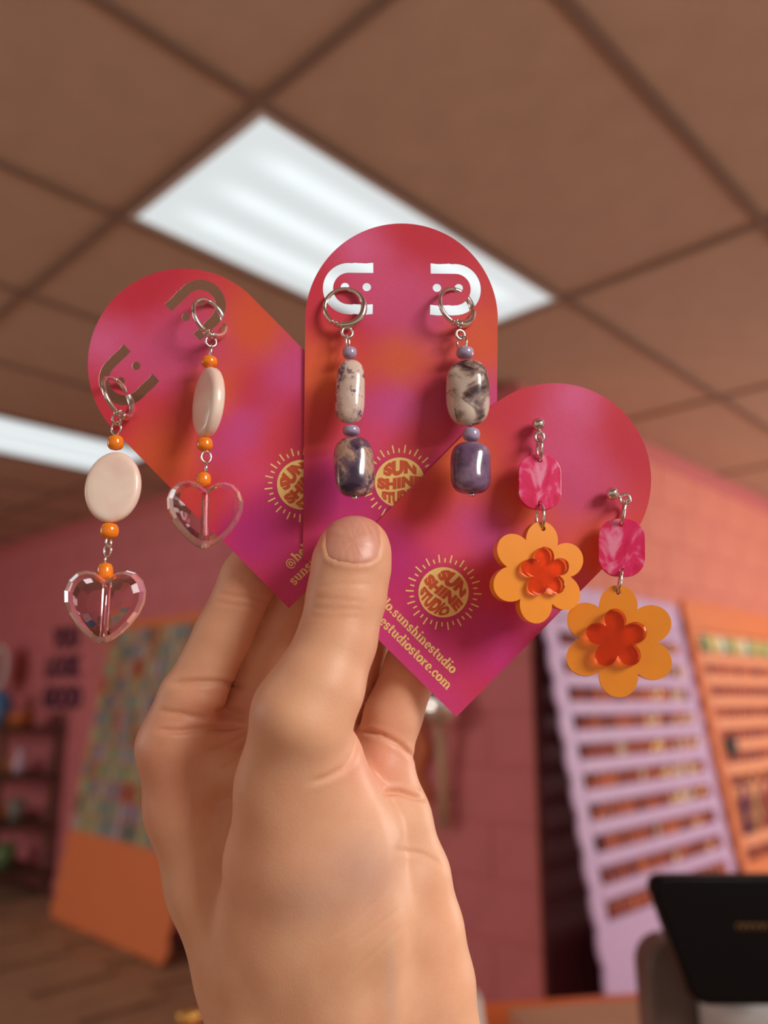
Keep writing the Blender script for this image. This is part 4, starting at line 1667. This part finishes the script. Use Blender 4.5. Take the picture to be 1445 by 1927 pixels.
# nail bed on the thumb: a shallow rim round the nail
NAIL = [(612, 1000), (611, 1025), (616, 1048), (634, 1057), (664, 1062), (694, 1060), (712, 1048), (717, 1025), (716, 1000), (708, 984), (690, 973), (668, 970), (644, 974), (622, 984)]
ds, _ = seg_dist(hu, hv, NAIL + NAIL[:1])
inside = np.zeros(len(hu), bool)
for i in range(len(NAIL)):
    (x0, y0), (x1, y1) = NAIL[i - 1], NAIL[i]
    c_ = ((y0 > hv) != (y1 > hv))
    with np.errstate(divide='ignore', invalid='ignore'):
        xx = (x1 - x0) * (hv - y0) / (y1 - y0 if y1 != y0 else 1e-9) + x0
    inside ^= c_ & (hu < xx)
on = (hd < 195) & (HN[:, 2] > -0.2) & (hv < 1090)
disp -= np.where(inside & on, 0.30 * np.clip(ds / 4, 0, 1), 0)
low = np.clip((hv - 990) / 40, 0, 1)
disp += np.where(~inside & on, 0.30 * np.exp(-((ds - 5) / 6) ** 2) * low, 0)
HV = HV + HN * disp[:, None]

# skin colour: redder over joints and pads, paler over the thumb knuckle, bluish where veins show
base_c = np.array(lin((232, 180, 143)))
hc = np.tile(base_c, (len(HV), 1))


def tint(u0, v0, ru, rv, c, s, d0_=160, d1_=225):
    global hc
    w = s * np.exp(-(((hu - u0) / ru) ** 2 + ((hv - v0) / rv) ** 2)) * ((hd > d0_) & (hd < d1_))
    hc = hc * (1 - w[:, None]) + np.array(lin(c)) * w[:, None]


tint(300, 1450, 90, 120, (226, 150, 122), .6)
tint(560, 1350, 60, 55, (240, 190, 150), .7)
tint(665, 1020, 90, 60, (228, 160, 132), .5)
tint(640, 1130, 80, 60, (232, 168, 134), .4)
tint(720, 1440, 80, 60, (236, 160, 138), .7)
tint(460, 1650, 60, 160, (236, 172, 140), .5)
tint(690, 1640, 80, 80, (208, 172, 160), .6)
tint(570, 1700, 70, 60, (206, 170, 158), .45)
tint(560, 1790, 140, 60, (226, 180, 140), .4)
tint(850, 1800, 70, 200, (244, 182, 144), .6)
tint(410, 1340, 80, 50, (214, 136, 108), .6)
tint(440, 1120, 60, 40, (222, 160, 130), .5)
tint(740, 1320, 80, 120, (226, 158, 126), .5)
tint(735, 1860, 14, 90, (190, 166, 156), .35)

hand_o = at(560, 1600, 0.200)
hw_ = (HV / 1000.0) @ BASIS.T + CAM
me = mesh_of('hand', hw_ - hand_o, [tuple(q) for q in HF.tolist()], [], True)
ca = me.color_attributes.new('skin_tone', 'FLOAT_COLOR', 'POINT')
ca.data.foreach_set('color', np.concatenate([hc, np.ones((len(hc), 1))], 1).astype(np.float32).ravel())

m = N('skin')
at_ = m.n('ShaderNodeAttribute', attribute_name='skin_tone')
vec = m.coords(1)
n1 = m.noise(vec, 120, 4, 0.6)
n2 = m.noise(vec, 900, 2, 0.6)
col = m.mix(0.20, at_.outputs['Color'], m.ramp(n1, [(0.3, L4((214, 140, 112))), (0.7, L4((246, 200, 168)))]))
m.l(col, m.b.inputs['Base Color'])
m.b.inputs['Roughness'].default_value = 0.46
m.b.inputs['Specular IOR Level'].default_value = 0.45
m.b.inputs['Subsurface Weight'].default_value = 0.22
m.b.inputs['Subsurface Radius'].default_value = (0.0032, 0.0013, 0.0008)
m.b.inputs['Subsurface Scale'].default_value = 1.0
vo = m.n('ShaderNodeTexVoronoi', feature='DISTANCE_TO_EDGE')
mp_ = m.coords((760, 1250, 760))
m.l(mp_, vo.inputs['Vector'])
vo.inputs['Scale'].default_value = 1.0
cl_ = m.n('ShaderNodeMapRange')
cl_.inputs[2].default_value = 0.18
m.l(vo.outputs['Distance'], cl_.inputs[0])
ad = m.n('ShaderNodeMath', operation='ADD')
m.l(cl_.outputs[0], ad.inputs[0])
m.l(n2, ad.inputs[1])
m.bump(ad.outputs[0], 0.13, 0.0001)
M['skin'] = m.m
me.materials.append(M['skin'])
hand = link('hand', me, None, tuple(hand_o))
tag(hand, 'left hand with pale skin pinching the three earring cards under its thumb', 'hand')

# thumbnail: a thin curved plate following the thumb
sk = skin


def front_depth(u, v):
    ds_ = np.arange(162, 200, 0.15)
    out = np.empty(len(u))
    for i in range(len(u)):
        P_ = np.stack([(u[i] - 722.5) * ds_ / F, -(v[i] - 963.5) * ds_ / F, -ds_], 1)
        q = (P_ - GLO) / HG
        b = np.floor(q).astype(int)
        t = q - b
        val = 0
        for a in (0, 1):
            for c in (0, 1):
                for e in (0, 1):
                    wgt = (t[:, 0] if a else 1 - t[:, 0]) * (t[:, 1] if c else 1 - t[:, 1]) * (t[:, 2] if e else 1 - t[:, 2])
                    ii = np.clip(b + [a, c, e], 0, GN - 1)
                    val = val + wgt * sk[ii[:, 0], ii[:, 1], ii[:, 2]]
        hit = np.argmax(val < 0)
        out[i] = ds_[hit] if (val < 0).any() else 189
    return out


ctr = np.array([664.0, 1017.0])
nv, nf = [], []
rings = [0.02, 0.3, 0.55, 0.78, 0.92, 1.0]
NP = []
for i in range(len(NAIL)):
    a, b = np.array(NAIL[i], float), np.array(NAIL[(i + 1) % len(NAIL)], float)
    for t in (0, 0.25, 0.5, 0.75):
        NP.append(a + (b - a) * t)
NP = np.array(NP)
for _ in range(3):
    NP = 0.25 * np.roll(NP, 1, 0) + 0.5 * NP + 0.25 * np.roll(NP, -1, 0)
uv = np.concatenate([ctr + (NP - ctr) * r_ for r_ in rings])
dep = front_depth(uv[:, 0], uv[:, 1])
nn = len(NP)
edge = np.repeat([0, 0, 0, 0, 0.06, 0.22], nn)
dep = dep + 0.02 + edge
top_ = np.array([hp_(a, b, c) for (a, b), c in zip(uv, dep - 0.1)])
bot_ = np.array([hp_(a, b, c + 0.35) for (a, b), c in zip(uv[-nn:], dep[-nn:])])
nv = np.concatenate([top_, bot_])
for j in range(len(rings)):
    for i in range(nn):
        q = (i + 1) % nn
        nf.append((j * nn + i, (j + 1) * nn + i, (j + 1) * nn + q, j * nn + q))
nf.append(tuple(range(nn)))
m = N('thumbnail_plate')
vec = m.coords((900, 90, 90))
nz = m.noise(vec, 1, 3)
m.l(m.ramp(nz, [(0.3, L4((214, 150, 128))), (0.7, L4((226, 168, 146)))]), m.b.inputs['Base Color'])
m.b.inputs['Roughness'].default_value = 0.38
M['nail'] = m.m
piece('thumbnail', ((nv / 1000) @ BASIS.T + CAM, nf), M['nail'], hand, True, 'short bare pink thumbnail')
# sleeve cuff below the frame
sl_ = [hp_(675, 2230, 199), hp_(672, 2600, 199), hp_(668, 3400, 196)]
pth = [(p / 1000) @ BASIS.T + CAM for p in sl_]
M['sleeve'] = plain('white_knit_sleeve', lin((230, 226, 220)), 0.9)
piece('sleeve', tube(pth, [0.037, 0.040, 0.046], n=28), M['sleeve'], hand, True, 'white sleeve cuff')
